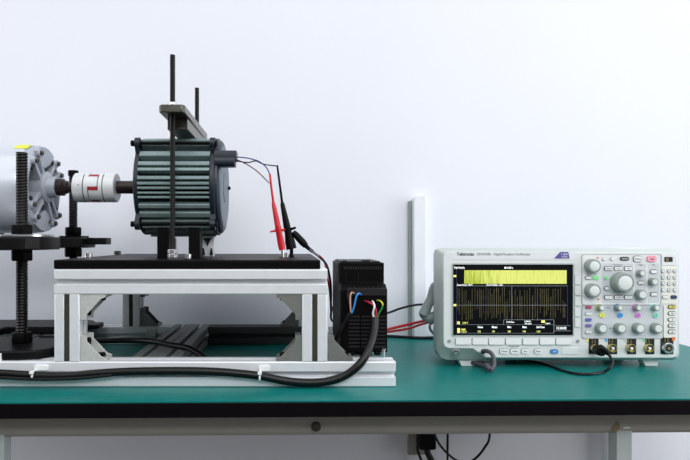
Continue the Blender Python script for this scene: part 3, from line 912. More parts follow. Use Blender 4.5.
def ziptie(px, py, lab, tab):
    t = thing('cable_tie', lab, 'cable tie', P(px, py, YC), 'cable ties on the front rail')
    p = P(px, py, YC)
    bm = B()
    ring = [Vector((p.x + 0.0004 * math.sin(a), YC + 0.0070 * math.cos(a), p.z + 0.0074 * math.sin(a))) for a in [2 * PI * i / 16 for i in range(17)]]
    for i in range(16):
        a, b = ring[i], ring[i + 1]
        c = Vector((p.x, YC, p.z))
        n1, n2 = (a - c).normalized(), (b - c).normalized()
        vs = []
        for q, nn in ((a, n1), (b, n2)):
            for k in (-0.0015, 0.0015):
                for h in (0, 0.0010): vs.append(bm.verts.new(q + Vector((k, 0, 0)) + nn * h))
        for f in ((0, 2, 6, 4), (1, 5, 7, 3), (0, 4, 5, 1), (2, 3, 7, 6)): bm.faces.new([vs[j] for j in f])
    bmesh.ops.remove_doubles(bm, verts=bm.verts[:], dist=1e-6)
    obj('strap', bm, 'white', t)
    bm = B(); box(bm, p.x - 0.003, p.x + 0.003, YC - 0.011, YC - 0.0065, p.z + 0.004, p.z + 0.0085)
    obj('head', bm, 'white', t, bevel=0.0006)
    bm = B(); rbox(bm, p.x - 0.002, p.x + tab, YC + 0.0055, YC + 0.0085, p.z + 0.0065, p.z + 0.0145, 0.0015)
    obj('mount', bm, 'white', t)
ziptie(34, 375.4, 'white cable tie round the black cable below the left posts', 0.019)
ziptie(260, 376, 'white cable tie round the black cable near the middle of the front rail', 0.015)
bm = B()
p = P(1.5, 356, 0.96)
box(bm, p.x - 0.006, p.x + 0.003, 0.955, 0.965, 0.0402, 0.052); box(bm, p.x + 0.0005, p.x + 0.003, 0.950, 0.955, 0.0402, 0.052)
obj('cable_clip', bm, 'white', bevel=0.0008, label='small white plastic clip on the front rail at the left picture edge', cat='clip')

# loose cable inside the base frame
bm = B()
r = 0.0052
def onz(px, Y, z): return Vector((PX(px, Y), Y, z))
tube(bm, [onz(40, 1.14, 0.0405 + r), onz(58, 1.135, 0.0405 + r), onz(80, 1.13, 0.043), onz(100, 1.125, 0.043), onz(130, 1.12, 0.0445), onz(152, 1.10, 0.0462), onz(172, 1.06, 0.0462), onz(190, 1.03, 0.0455), onz(206, 1.004, 0.032), onz(214, 0.997, 0.018), onz(222, 0.997, r + 0.0005)], r, 12, 8)
obj('loose_cable', bm, 'cable', label='dark cable lying across the wide crossbar inside the base frame', cat='cable')

# ------------------------------------------------------------------ test clips standing on the plate
t = thing('test_clip', 'red test clip standing on the black plate', 'test clip', P(282, 256.5, YP), 'test clips on the plate')
bm = B(); tube(bm, [P(269.9, 174, YP), P(271.2, 186, YP), P(273.4, 203, YP)], lambda t: 0.0018 + 0.0006 * t, 10, 6)
obj('nose', bm, 'redpl', t)
bm = B()
a, b = P(273.2, 202, YP), P(282.3, 250, YP)
lathe(bm, a, b - a, [(0, 0.0024), (0.004, 0.0038), (0.02, 0.0045), (0.045, 0.0056), (0.052, 0.0062), (0.054, 0.0056), (0.080, 0.0066), ((b - a).length, 0.0058)], 20)
obj('body', bm, 'redpl', t)
bm = B()
prism(bm, [(PX(270, YP), PZ(232.6, YP)), (PX(270, YP), PZ(231, YP)), (PX(276, YP), PZ(229.6, YP)), (PX(285, YP), PZ(228.6, YP)), (PX(285, YP), PZ(230.8, YP))], 'Y', YP - 0.004, YP + 0.004)
obj('finger_wing', bm, 'redpl', t, bevel=0.0008)
bm = B(); q = P(283, 250, YP); cyl(bm, P(282.3, 249.5, YP), (q.x, YP, PT + 0.0002), 0.0026, seg=12)
obj('pin', bm, 'steel', t, label='chrome pin')

t = thing('test_clip', 'black test clip standing on the plate beside the red one', 'test clip', P(292, 256.5, YP), 'test clips on the plate')
YQ = YP + 0.012
bm = B(); tube(bm, [P(277.3, 165.6, YP), P(278.5, 175, YQ), P(282.2, 203, YQ)], lambda t: 0.0017 + 0.0007 * t, 10, 6)
obj('nose', bm, 'blackpl', t)
bm = B()
a, b = P(282, 202, YQ), P(291.5, 249, YQ)
lathe(bm, a, b - a, [(0, 0.0026), (0.005, 0.0042), (0.03, 0.0056), (0.046, 0.0066), (0.055, 0.0072), (0.058, 0.0066), (0.075, 0.0092), ((b - a).length, 0.0098)], 20)
obj('body', bm, 'blackpl', t)
bm = B()
prism(bm, [(PX(281, YQ), PZ(231.5, YQ)), (PX(281, YQ), PZ(229.8, YQ)), (PX(291, YQ), PZ(227.6, YQ)), (PX(296, YQ), PZ(226.6, YQ)), (PX(296, YQ), PZ(228.8, YQ)), (PX(290, YQ), PZ(231, YQ))], 'Y', YQ - 0.006, YQ + 0.006)
obj('finger_wing', bm, 'blackpl', t, bevel=0.0008)
bm = B(); q = P(291.5, 249, YQ); cyl(bm, (q.x, YQ, q.z + 0.002), (q.x, YQ, PT + 0.0002), 0.0034, seg=12); cyl(bm, (q.x, YQ, PT + 0.0002), (q.x, YQ, PT + 0.003), 0.0052, seg=12)
obj('pin', bm, 'blackpl', t)
bm = B()
a, b = P(294, 233, YQ), P(306, 246, YQ)
lathe(bm, a, b - a, [(-0.003, 0.0045), (0.004, 0.0064), (0.024, 0.0068), (0.028, 0.0062), ((b - a).length, 0.0056)], 18)
obj('plug', bm, 'blackpl', t, label='black plug pushed into the clip')
bm = B()
a2 = P(313, 252, YQ)
tube(bm, [b, P(309, 248.8, YQ), a2], lambda t: 0.0042 - 0.0012 * t, 12, 6)
obj('strain_relief', bm, 'blackpl', t)
bm = B()
tube(bm, [a2, P(320, 257.5, 1.115), P(326, 264, 1.11), P(329.3, 275, 1.11), P(331, 290, 1.12), P(331, 310, 1.17), P(334, 322, 1.20), P(360, 326, 1.22)], 0.0022, 10, 8)
obj('lead', bm, 'cable', t)
bm = B()
tube(bm, [P(309.5, 249.2, YQ - 0.003), P(314, 252.8, YQ - 0.0028), P(319, 256.3, 1.112)], 0.0012, 8, 6)  # grey sliver paints the highlight along the black lead
obj('lead_highlight', bm, 'cabmid', t, label='grey painted highlight along the lead')
bm = B()
tube(bm, [P(318, 254.8, 1.175), P(323, 259, 1.16), P(325.5, 266, 1.15), P(327.3, 276, 1.15), P(329.6, 291, 1.16), P(331.5, 306, 1.20), P(340, 320, 1.24), P(365, 324, 1.25)], 0.0017, 10, 8)
obj('test_lead', bm, 'redcab', label='thin red test lead hanging down between the stand and the black drive', cat='cable', group='red test leads')

# ------------------------------------------------------------------ cables between drive and instrument
bm = B(); tube(bm, [P(370, 318, 1.195), P(389, 312.6, 1.20), P(400, 308.6, 1.21), P(414, 305.2, 1.225), P(426, 304.6, 1.24), P(445, 307, 1.25), P(470, 315, 1.26)], 0.0023, 10, 8)
obj('signal_cable', bm, 'cable', label='thin black cable arching from the drive to behind the instrument', cat='cable')
bm = B(); tube(bm, [P(368, 333, 1.195), P(389, 329, 1.20), P(410, 324, 1.22), P(429, 320, 1.24), P(450, 318, 1.255), P(475, 320, 1.265)], 0.0028, 10, 8)
obj('test_lead', bm, 'redcab', label='red test lead, upper of the two behind the drive', cat='cable', group='red test leads')
bm = B(); tube(bm, [P(368, 335, 1.20), P(389, 331.8, 1.205), P(408, 328.6, 1.225), P(424, 323.6, 1.245), P(440, 321, 1.262), P(470, 324, 1.272)], 0.0024, 10, 8)
obj('test_lead', bm, 'redcab', label='red test lead with a white band, lower of the two behind the drive', cat='cable', group='red test leads')
bm = B(); z = 0.0036
tube(bm, [(0.10, 1.425, z), (0.22, 1.428, z), (0.30, 1.402, z), (0.36, 1.400, z), (0.44, 1.41, z)], 0.0034, 10, 8)
obj('floor_cable', bm, 'cable', label='black cable lying on the bench along the foot of the wall', cat='cable')
o = bpy.data.objects['floor_cable']; o.name = 'bench_cable'
bm = B(); tube(bm, [P(446, 322, 1.25), P(436, 322.3, 1.245), P(430.5, 324, 1.24), P(430, 328.5, 1.235), P(433, 333, 1.235), P(438, 337, 1.235), P(446, 345, 1.24), ((450 - CX) * 1.25 / FOC, 1.25, 0.0029)], 0.0027, 10, 8)
obj('loop_cable', bm, 'cabmid', label='grey cable looping down behind the left edge of the instrument', cat='cable')

# ------------------------------------------------------------------ oscilloscope
YS = 1.083
def sx_(px): return PX(px, YS)
def sz_(py): return PZ(py, YS)
PXM = YS / FOC
sc = thing('oscilloscope', 'white bench oscilloscope with a lit screen and rows of knobs on the teal bench', 'oscilloscope', (PX(558, 1.10), 1.15, 0))
inner = [(443.5, 257), (444.3, 253.6), (448, 251.6), (672, 252.2), (676, 253.6), (677.5, 257), (677.5, 353), (676, 356.5), (672, 357.8), (486, 357.6), (473, 348.6), (449, 348.3), (445, 346.6), (443.5, 343)]
outer = [(437, 254), (438, 250), (442, 248), (671, 249), (676, 250.2), (679, 254.5), (679.3, 354), (677.6, 358.2), (673, 360), (486, 360), (473, 360), (447, 360), (440, 357.5), (437, 351)]
bm = B()
A = [bm.verts.new((PX(x, YS), YS, PZ(z, YS))) for x, z in inner]
A1 = [bm.verts.new((PX(x, YS) , YS + 0.0015, PZ(z, YS))) for x, z in [(443.5 + (x - 443.5) * 1.003 - 0.4, z + (0.4 if z > 300 else -0.4)) for x, z in inner]]
Bo = [bm.verts.new((PX(x, 1.098), 1.098, PZ(z, 1.098))) for x, z in outer]
B2 = [bm.verts.new((PX(x, 1.098), 1.125, PZ(z, 1.098))) for x, z in outer]
n = len(inner)
for R0, R1 in ((A, A1), (A1, Bo), (Bo, B2)):
    for i in range(n): bm.faces.new((R0[i], R0[(i + 1) % n], R1[(i + 1) % n], R1[i]))
for f in bm.faces: f.material_index = 1
bm.faces.new(A[::-1]); bm.faces.new(B2)
front = obj('front_bezel', bm, ['scope', 'rim'], sc, bevel=0.0012, sharp=30)
bm = B()
rbox(bm, 0.292, 0.682, 1.125, 1.225, 0.0155, 0.214, 0.012)
obj('case', bm, 'scope', sc, bevel=0.003)
bm = B(); rbox(bm, PX(606, 1.2), PX(655, 1.2), 1.15, 1.19, 0.214, 0.2165, 0.001)
obj('top_handle', bm, 'scope', sc)
for p0, p1, lab in ((461.5, 475, None), (645.5, 658, None)):
    bm = B(); Yf = 1.103
    prism(bm, [(PX(p0, Yf), 0.0), (PX(p1, Yf), 0.0), (PX(p1, Yf) + 0.001, 0.0125), (PX(p0, Yf) - 0.006, 0.0125)], 'Y', Yf, Yf + 0.02)
    obj('foot', bm, 'scope', sc, bevel=0.001)
for x in (0.33, 0.63):
    bm = B(); box(bm, x, x + 0.03, 1.19, 1.21, 0.0, 0.0155)
    obj('foot', bm, 'scope', sc, bevel=0.001)
# carrying handle folded back on the left flank
bm = B()
tube(bm, [P(435.5, 284, 1.15), P(433.2, 288, 1.15), P(431, 298, 1.15), P(427, 307, 1.15), P(423.5, 315, 1.15)], lambda t: 0.0062 + 0.0042 * t, 14, 8)
tube(bm, [P(421, 313, 1.16), P(424, 315.5, 1.155), P(429, 318, 1.15), P(437, 316, 1.15), P(441, 315, 1.15)], lambda t: 0.005 + 0.0055 * min(1, t * 2), 14, 6)
cyl(bm, P(434, 316, 1.15), (0.2925, 1.15, PZ(316, 1.15)), 0.0115, seg=20)
box(bm, 0.283, 0.2925, 1.14, 1.16, PZ(290, 1.15), PZ(283.5, 1.15))
obj('carrying_handle', bm, 'handle', sc, label='grey folded carrying handle')

SY = YS            # plane of the front face
def plate_part(name, p0, p1, q0, q1, r, y0, y1, m, parent, label=None, bevel=0.0):
    bm = B(); rbox(bm, sx_(p0), sx_(p1), SY + y0, SY + y1, sz_(q1), sz_(q0), r * PXM)
    return obj(name, bm, m, parent, bevel=bevel, label=label)

# screen
plate_part('screen_surround', 451.8, 573.8, 263.3, 336.2, 1.2, -0.0012, 0.0, 'scopeg', sc)
scr = plate_part('screen', 453, 572.5, 264.5, 335, 0.5, -0.0016, -0.0002, 'screen', sc, label='black display screen with waveforms')
D = -0.0019
def lit(bm, p0, p1, q0, q1, d=D): box(bm, sx_(p0), sx_(p1), SY + d, SY - 0.0015, sz_(q1), sz_(q0))
bm = B(); lit(bm, 464, 566.2, 270.2, 283.7)
obj('waveform_band', bm, 'lit_band', scr, label='yellow-green waveform band across the top of the screen')
bm = B()
x = 457.4
k = 0
while x < 566:
    h0 = 286.8 + random.random() * 3.5; h1 = 320.6 - random.random() * 3.5
    if random.random() < 0.35: h0 = 294 + random.random() * 9
    elif random.random() < 0.35: h1 = 315 - random.random() * 9
    lit(bm, x, x + random.uniform(0.25, 0.5), h0, h1, D + 0.0001)
    x += random.uniform(1.5, 2.9)
obj('waveform_trace', bm, 'lit_trace', scr, label='dull yellow waveform stripes')
bm = B()
lit(bm, 456.3, 567, 304.9, 305.3); lit(bm, 511.2, 511.6, 286, 321); lit(bm, 456, 567, 285.6, 286.0)
lit(bm, 456.3, 553.5, 324.3, 324.6); lit(bm, 503, 553.5, 319.4, 319.8); lit(bm, 503, 503.5, 319.4, 324.5); lit(bm, 553.2, 553.8, 319.4, 333); lit(bm, 456.3, 553.5, 332.9, 333.2); lit(bm, 553.5, 570, 330.4, 330.9); lit(bm, 553.5, 570, 325.3, 325.7)
lit(bm, 456, 456.4, 321, 324.4)
obj('graticule', bm, 'lit_line', scr, label='grey grid lines and readout boxes')
bm = B(); lit(bm, 456.2, 456.6, 268, 321); lit(bm, 566.8, 567.3, 286, 325)
obj('frame_line', bm, 'lit_blue', scr, label='dark blue frame lines')
for q in ((453.2, 456, 275, 277), (453.2, 456, 304, 306), (457, 459.5, 321.4, 324), (457, 459.8, 328, 332.6), (541, 544.5, 320.2, 322.6)):
    bm = B(); lit(bm, *q)
    obj('channel_marker', bm, 'lit_yel', scr, label='pale yellow channel marker')
def stext(s, px, py, h, m, align='LEFT', sx=0.9): return text('readout', s, sx_(px), sz_(py), SY - 0.0019, h * PXM * 1.55, m, scr, align, sx, 0.02)
stext('Tek PreVu', 453.6, 267.8, 2.0, 'lit_white', sx=0.8); stext('M 4.00 s', 504, 267.8, 1.8, 'lit_white')
stext('Zoom Factor: 100 X', 456.6, 284.9, 1.6, 'lit_white', sx=0.75); stext('Zoom Position: 1.20 s', 486, 284.9, 1.6, 'lit_white', sx=0.75)
stext('100 V', 462, 322.8, 1.7, 'lit_yel'); stext('Z 40.0ms', 506, 322, 1.5, 'lit_white'); stext('2.50kS/s', 524, 321.3, 1.4, 'lit_white'); stext('100k points', 524, 323.6, 1.2, 'lit_white', sx=0.8); stext('0.00 V', 545, 323.4, 1.3, 'lit_white')
for s, px in (('Value', 477), ('Mean', 491.5), ('Min', 507), ('Max', 522), ('Std Dev', 536)): stext(s, px, 327, 1.9, 'lit_white', sx=0.85)
stext('RMS', 461, 329.5, 1.7, 'lit_yel'); stext('132 V', 461, 331.8, 1.6, 'lit_yel')
for s, px in (('132', 477), ('131', 491.5), ('128', 507), ('134', 522), ('1.24', 536)): stext(s, px, 331.4, 1.6, 'lit_yel')
stext('15:20:02', 555.5, 328.1, 2.2, 'lit_white', sx=0.9)

# printing on the top edge
plate_part('name_strip', 452.5, 575, 250.6 + 1.6, 259.4, 1, -0.0004, 0.0, 'panel2', sc)
text('lettering', 'Tektronix', sx_(456.6), sz_(254.2), SY - 0.0006, 4.6 * PXM, 'ink', sc, 'LEFT', 0.93, 0.03)
text('lettering', 'DPO4104B', sx_(477), sz_(254.2), SY - 0.0006, 3.9 * PXM, 'inkg', sc, 'LEFT', 0.74, 0.015)
text('lettering', 'Digital Phosphor Oscilloscope', sx_(494), sz_(254.2), SY - 0.0006, 3.7 * PXM, 'inkg', sc, 'LEFT', 0.80, 0.01)
bm = B(); prism(bm, [(sx_(554), sz_(258.4)), (sx_(560), sz_(251.9)), (sx_(568), sz_(251.9)), (sx_(569.3), sz_(258.4))], 'Y', SY - 0.0010, SY - 0.0003)
bd = obj('badge', bm, 'purple', sc, label='purple badge with white lettering')
text('lettering', '1 GHz', sx_(564.2), sz_(254.1), SY - 0.0012, 3.0 * PXM, 'white', bd, 'CENTER', 0.9)
text('lettering', '5 GS/s', sx_(564.2), sz_(256.7), SY - 0.0012, 2.6 * PXM, 'white', bd, 'CENTER', 0.9)

# buttons
def button(p0, p1, q0, q1, m='btn', r=None, gap='gap', edge=0.6, h=0.0022, name='button', lab=None, legend=None, ls=1.6, lm='ink', parent=None):
    bm = B()
    rad = (q1 - q0) / 2 if r is None else r
    rbox(bm, sx_(p0 - edge), sx_(p1 + edge), SY - 0.0007, SY, sz_(q1 + edge), sz_(q0 - edge), (rad + edge) * PXM, 1)
    rbox(bm, sx_(p0), sx_(p1), SY - h, SY - 0.0007, sz_(q1), sz_(q0), rad * PXM, 0)
    b = obj(name, bm, [m, gap], parent or sc, label=lab)
    if legend:
        text('legend', legend, sx_((p0 + p1) / 2), sz_((q0 + q1) / 2), SY - h - 0.0002, ls * PXM * 1.35, lm, b, 'CENTER', 0.85)
    return b
for px in (455.4, 472.2, 488.6, 505.4, 522.4, 539.4, 555.6):
    button(px, px + 15, 337.9, 344.4, r=0.8, gap='lgap', edge=0.35, h=0.003, name='soft_key')
for q in (275.2, 285.8, 296.4, 307.2, 317.8):
    button(574.6, 580.4, q, q + 9.2, m='scope', r=0.8, gap='lgap', edge=0.3, h=0.0018, name='soft_key')
for px, py in ((449.2, 341.2), (577.6, 341.4)):
    bm = B(); lathe(bm, (sx_(px), SY - 0.0012, sz_(py)), (0, 1, 0), [(0, 0.0), (0.0004, 0.0018), (0, 0.0028), (0.0012, 0.0034)], 14)
    obj('screw', bm, 'handle', sc)
for p0, p1, s in ((499.4, 508, 'Default'), (510.2, 518.8, 'Utility'), (521.2, 528.6, 'Save'), (534.2, 541.2, 'Menu')):
    button(p0, p1, 348.6, 353.6, r=1.6, gap='gap', edge=0.3, legend=s, ls=1.8)
button(550.2, 558, 349.2, 353.6, m='blue', r=2.2, gap='gap', edge=0.2, lab='blue button', legend='Off', ls=1.9, lm='white')
plate_part('usb_flap', 561.6, 578.2, 347.6, 354.4, 0.6, -0.0010, 0.0, 'panel2', sc, bevel=0.0004)
text('lettering', 'PROBE COMP', sx_(514), sz_(346.6), SY - 0.0004, 2.0 * PXM, 'inkg', sc, 'CENTER', 0.8)

# right-hand control panel
PAN = -0.0007
plate_part('control_panel', 581.8, 660.5, 254.4, 304.6, 2.5, PAN - 0.0001, 0.0, 'panel2', sc)
plate_part('control_panel', 581.8, 663, 305.4, 338.4, 2.5, PAN - 0.0001, 0.0, 'panel', sc)
bm = B()
def outline(p0, p1, q0, q1, w=0.35, mi=0):
    o_ = rr((sx_(p0) + sx_(p1)) / 2, (sz_(q0) + sz_(q1)) / 2, (p1 - p0) * PXM, (q1 - q0) * PXM, 2.5 * PXM, 5)
    i_ = rr((sx_(p0) + sx_(p1)) / 2, (sz_(q0) + sz_(q1)) / 2, (p1 - p0 - 2 * w) * PXM, (q1 - q0 - 2 * w) * PXM, 2.3 * PXM, 5)
    a = [[bm.verts.new((x, y, z)) for x, z in pts] for pts, y in ((o_, SY - 0.0012), (i_, SY - 0.0012), (o_, SY), (i_, SY))]
    k = len(o_)
    for i in range(k):
        j = (i + 1) % k
        bm.faces.new((a[0][i], a[0][j], a[1][j], a[1][i])); bm.faces.new((a[0][i], a[2][i], a[2][j], a[0][j])); bm.faces.new((a[1][i], a[1][j], a[3][j], a[3][i]))
outline(581.6, 660.8, 254.2, 305); outline(581.6, 663.2, 305, 338.6)
obj('panel_outline', bm, 'lgap', sc)
plate_part('multipurpose_panel', 602, 633, 263.4, 303, 1, -0.0010, 0.0, 'panel', sc)
plate_part('trigger_panel', 635, 646, 263.4, 303, 1, -0.0010, 0.0, 'panel', sc)
plate_part('search_panel', 647.6, 659, 263.4, 303, 1, -0.0010, 0.0, 'panel', sc)
plate_part('keypad_panel', 661.2, 676.5, 266.4, 303.6, 1, -0.0008, 0.0, 'cream', sc)
plate_part('math_panel', 663.6, 676.5, 305.6, 337.6, 1, -0.0008, 0.0, 'cream', sc)
usb = plate_part('usb_panel', 661.4, 676.4, 254.4, 265.4, 0.6, -0.0010, 0.0, 'panel2', sc, bevel=0.0003)
bm = B(); box(bm, sx_(664), sx_(672.2), SY - 0.0014, SY - 0.0010, sz_(261.8), sz_(257.0))
us = obj('usb_port', bm, 'dark', usb, label='black socket')
bm = B(); box(bm, sx_(665.6), sx_(668), SY - 0.0016, SY - 0.0010, sz_(261.2), sz_(258))
us2 = obj('contact', bm, 'brass', usb)
SYO = SY
SY = SYO - 0.0008
def knob(px, py, r, h, m='knob', cap=0.66, lab=None, capm='knobcap', skirt=None):
    bm = B()
    R = r * PXM
    c = (sx_(px), SY, sz_(py))
    pr = [(0, R), (h * 0.15, R), (h * 0.9, R * 0.94), (h, R * 0.86)]
    lathe(bm, c, (0, -1, 0), pr, 36, 0, knurl=0.035)
    k = obj('knob', bm, m, sc, label=lab, sharp=50)
    bm = B()
    lathe(bm, (c[0], SY - h, c[2]), (0, -1, 0), [(-0.0005, R * cap), (0.0004, R * cap), (0.0008, R * cap * 0.9), (0.0005, 0)], 28)
    obj('knob_cap', bm, capm, k)
    if skirt:
        bm = B(); lathe(bm, c, (0, -1, 0), [(0, R * 1.12), (0.0022, R * 1.08), (0.0026, R)], 28)
        obj('knob_ring', bm, skirt, k)
    return k
knob(590.8, 265.8, 7.3, 0.013); knob(590.8, 290.2, 7.3, 0.013)
kb = knob(619.6, 282.0, 10.3, 0.018, cap=0.66, lab='large dial')
bm = B()
c = (sx_(619.6), SY - 0.0178, sz_(282.0))
for a in range(9):
    aa = 2 * PI * a / 9
    cyl(bm, (c[0] + 8.6 * PXM * math.cos(aa) * .93, c[1] - 0.0007, c[2] + 8.6 * PXM * math.sin(aa) * .93), (c[0] + 8.6 * PXM * math.cos(aa) * .93, c[1] + 0.0015, c[2] + 8.6 * PXM * math.sin(aa) * .93), 0.0009, seg=8)
obj('dimple', bm, 'scopeg', kb)
knob(639.0, 273.0, 3.6, 0.011); knob(638.8, 294.2, 5.2, 0.012); knob(651.2, 281.4, 3.9, 0.011)
for px, s, lab in ((599.4, 'bgold', 'small knob with a yellow ring'), (617.6, 'blue', 'small knob with a blue ring'), (636, 'bmag', 'small knob with a magenta ring'), (654, 'bmint', 'small knob with a green ring')):
    knob(px - 0.6, 307.2, 3.3, 0.011, skirt=s, lab=lab)
for px in (600, 618.6, 637, 655): knob(px - 0.6, 327.6, 5.3, 0.012)
for px, py in ((597.2, 257.8), (598, 299.2)):
    bm = B(); lathe(bm, (sx_(px), SY, sz_(py)), (0, -1, 0), [(0, 0.0017), (0.0006, 0.0017), (0.0008, 0.0)], 12)
    obj('lamp', bm, 'orange', sc, label='tiny orange lamp')
button(619.6, 628.4, 256.9, 260.3, m='gap', edge=0.35, gap='lgap', legend='Autoset', ls=1.7, lm='white', lab='dark button')
button(633, 641.2, 256.2, 261.6, r=2, edge=0.6, legend='Run/Stop', ls=1.5)
button(646.6, 655.6, 256.2, 261.6, m='bpink', r=2, edge=0.35, gap='bred', lab='pink lit button', legend='Single', ls=1.7)
for px in (603.6, 611.8): button(px - 1.6, px + 1.6, 257.2, 260.4, edge=0.35, gap='lgap')
button(585, 590.4, 276.4, 279.2, edge=0.6); button(592.4, 598, 276.2, 279.4, m='bgreen', r=0.8, edge=0.25, gap='bgreen', lab='green lit button')
button(604, 608, 276, 279.2, m='bgreen', edge=0.25, gap='bgreen', lab='green lit button')
for p0, p1, s in ((604.4, 611.6, 'Measure'), (614.2, 621.4, 'Search'), (624.2, 631, 'Test')): button(p0, p1, 266.8, 270.2, r=0.6, edge=0.6, legend=s, ls=1.3)
for p0, p1, s in ((604.4, 611.6, '<'), (614.2, 622, 'Set/Clr'), (624.4, 631.6, '>')): button(p0, p1, 295.6, 299, r=0.6, edge=0.6, legend=s, ls=1.5)
button(604, 608.4, 286.6, 289.8, edge=0.6)
button(637.6, 643.6, 281.2, 284.2, edge=0.6); button(650, 656.4, 270, 273.2, edge=0.65); button(650.4, 656.2, 292.6, 295.6, r=0.6, edge=0.65)
for q in (307, 313.6, 319.6, 325.6, 331.8): pass
for q, m, lab in ((307, 'bred', 'red button'), (313.6, 'btn', None), (319.6, 'bblue', 'blue-violet button'), (325.4, 'bviol', 'violet button'), (331.8, 'btn', None)):
    button(585, 591, q - 1.3, q + 1.3, m=m, edge=0.35, gap='inkg', lab=lab)
for px, m, s, lab in ((601.6, 'byel', '1', 'yellow channel button'), (619.6, 'bcyan', '2', 'blue channel button'), (637.4, 'bmag', '3', 'magenta channel button'), (655.2, 'bmint', '4', 'green channel button')):
    button(px - 2.7, px + 2.7, 313.2, 317.2, m=m, edge=0.2, gap=m, lab=lab, legend=s, ls=2.4)
for i, row in enumerate((('1', '2', '3'), ('4', '5', '6'), ('7', '8', '9'), ('.', '0', '-'))):
    for j, s in enumerate(row):
        px, py = 662.8 + 5.8 * j + 0.2, 271 + 6.3 * i
        button(px - 1.7, px + 1.7, py - 1.7, py + 1.7, edge=0.55, gap='lgap', name='key', legend=s, ls=2.0)
button(662.2, 667.6, 295.6, 298.4, r=0.6, edge=0.35); button(670.4, 676, 295.4, 298.6, m='navyb', r=1.2, edge=0.3, lab='dark blue button')
for q, m, lab, s in ((306.8, 'bgold', 'gold button', 'M'), (313.2, 'btn', None, 'Ref'), (319.6, 'btn', None, 'R'), (325.6, 'btn', None, 'B1'), (331.6, 'btn', None, 'B2')):
    button(668, 675, q - 1.5, q + 1.5, m=m, edge=0.65, lab=lab, gap='gap', legend=s, ls=1.6)
def stripe(s, px, py, h=1.3): text('legend', s, sx_(px), sz_(py), SY - 0.0006, h * PXM * 1.4, 'inkg', sc, 'CENTER', 0.8)
stripe('Wave Inspector', 617.5, 264.8); stripe('Trigger', 640.5, 264.8); stripe('Menu', 653.3, 264.8)
stripe('Position', 608.5, 307.4); stripe('Scale', 610, 328); stripe('Zoom', 588, 274.4); stripe('Pan', 595.5, 274.4)
SY = SYO

# input sockets
def socket(p0, p1, q0, q1, cx, cz, r, big=False, tag=None, tagpos=None, empty=False, lab=None):
    bm = B(); rbox(bm, sx_(p0), sx_(p1), SY - 0.0006, SY, sz_(q1), sz_(q0), 0.6 * PXM)
    s = obj('input_socket', bm, 'dark', sc, label=lab)
    c = Vector((sx_(cx), SY - 0.0006, sz_(cz)))
    R = r * PXM
    bm = B()
    m = 'steel' if big else 'brass'
    lathe(bm, c, (0, -1, 0), [(0, R * 0.96), (0.0065, R * 0.96), (0.007, R * 0.90), (0.007, R * (0.60 if big else 0.76)), (0.0005, R * (0.58 if big else 0.74))], 28)
    obj('connector', bm, [m], s)
    bm = B(); lathe(bm, c, (0, -1, 0), [(0.0006, R * 0.56), (0.0012, R * 0.56), (0.0012, 0)], 24)
    obj('insulator', bm, 'dark', s)
    bm = B(); cyl(bm, c, c + Vector((0, -0.0075, 0)), R * 0.30, seg=14)
    obj('centre_contact', bm, 'brass' if big else 'white', s)
    bm = B()
    for k in (-1, 1): box(bm, sx_(cx + k * 1.3 - 0.45) - 0.001, sx_(cx + k * 1.3 + 0.45) - 0.001, SY - 0.0022, SY - 0.0006, sz_(cz - r - 0.6), sz_(cz - r - 4.2))
    obj('pin', bm, 'brass', s)
    return s
sk1 = socket(588.6, 598.4, 337.4, 354.0, 593.6, 348, 4.2, lab='socket with the black plug in it')
for p0, px, m in ((607.4, 610.6, 'bcyan'), (626.4, 629.2, 'bmag'), (644.6, 647.2, 'bmint')):
    socket(p0 + 0.6, p0 + 9.6, 337.4, 354.2, px + 0.4, 347.6, 4.4)
socket(660.4, 673.2, 337.4, 354.2, 666.4, 347.6, 5.6, big=True, lab='larger steel socket')
for p0, m in ((586.4, 'byel'), (604.8, 'bcyan'), (623.8, 'panel'), (642.4, 'bmint')):
    plate_part('channel_tab', p0, p0 + 2.2, 336.8, 341.4, 0.3, -0.0006, 0.0, m, sc, label='small coloured channel tab')
bm = B(); prism(bm, [(sx_(671.6), sz_(337)), (sx_(675), sz_(337)), (sx_(674.6), sz_(340)), (sx_(673), sz_(341.4)), (sx_(671.8), sz_(340))], 'Y', SY - 0.0010, SY - 0.0003)
obj('warning_mark', bm, 'orange', sc, label='orange warning mark')
# round terminal in the sloping lower left corner
bm = B()
c = P(455.6, 353.2, 1.0865)
d = Vector((0, -1, -0.35)).normalized()
lathe(bm, c, d, [(-0.004, 0.0082), (0.001, 0.0082), (0.0015, 0.0068), (-0.002, 0.0056), (-0.002, 0)], 24)
tm = obj('ground_terminal', bm, 'handle', sc)
bm = B(); lathe(bm, c, d, [(-0.002, 0.0042), (0.002, 0.0040), (0.0025, 0.0)], 18)
obj('contact', bm, 'steel', tm)
bm = B(); lathe(bm, (sx_(483), SY, sz_(352.2)), (0, -1, 0), [(0, 0.004), (0.002, 0.0036), (0.002, 0.0)], 16)
obj('probe_terminal', bm, 'brush', sc)

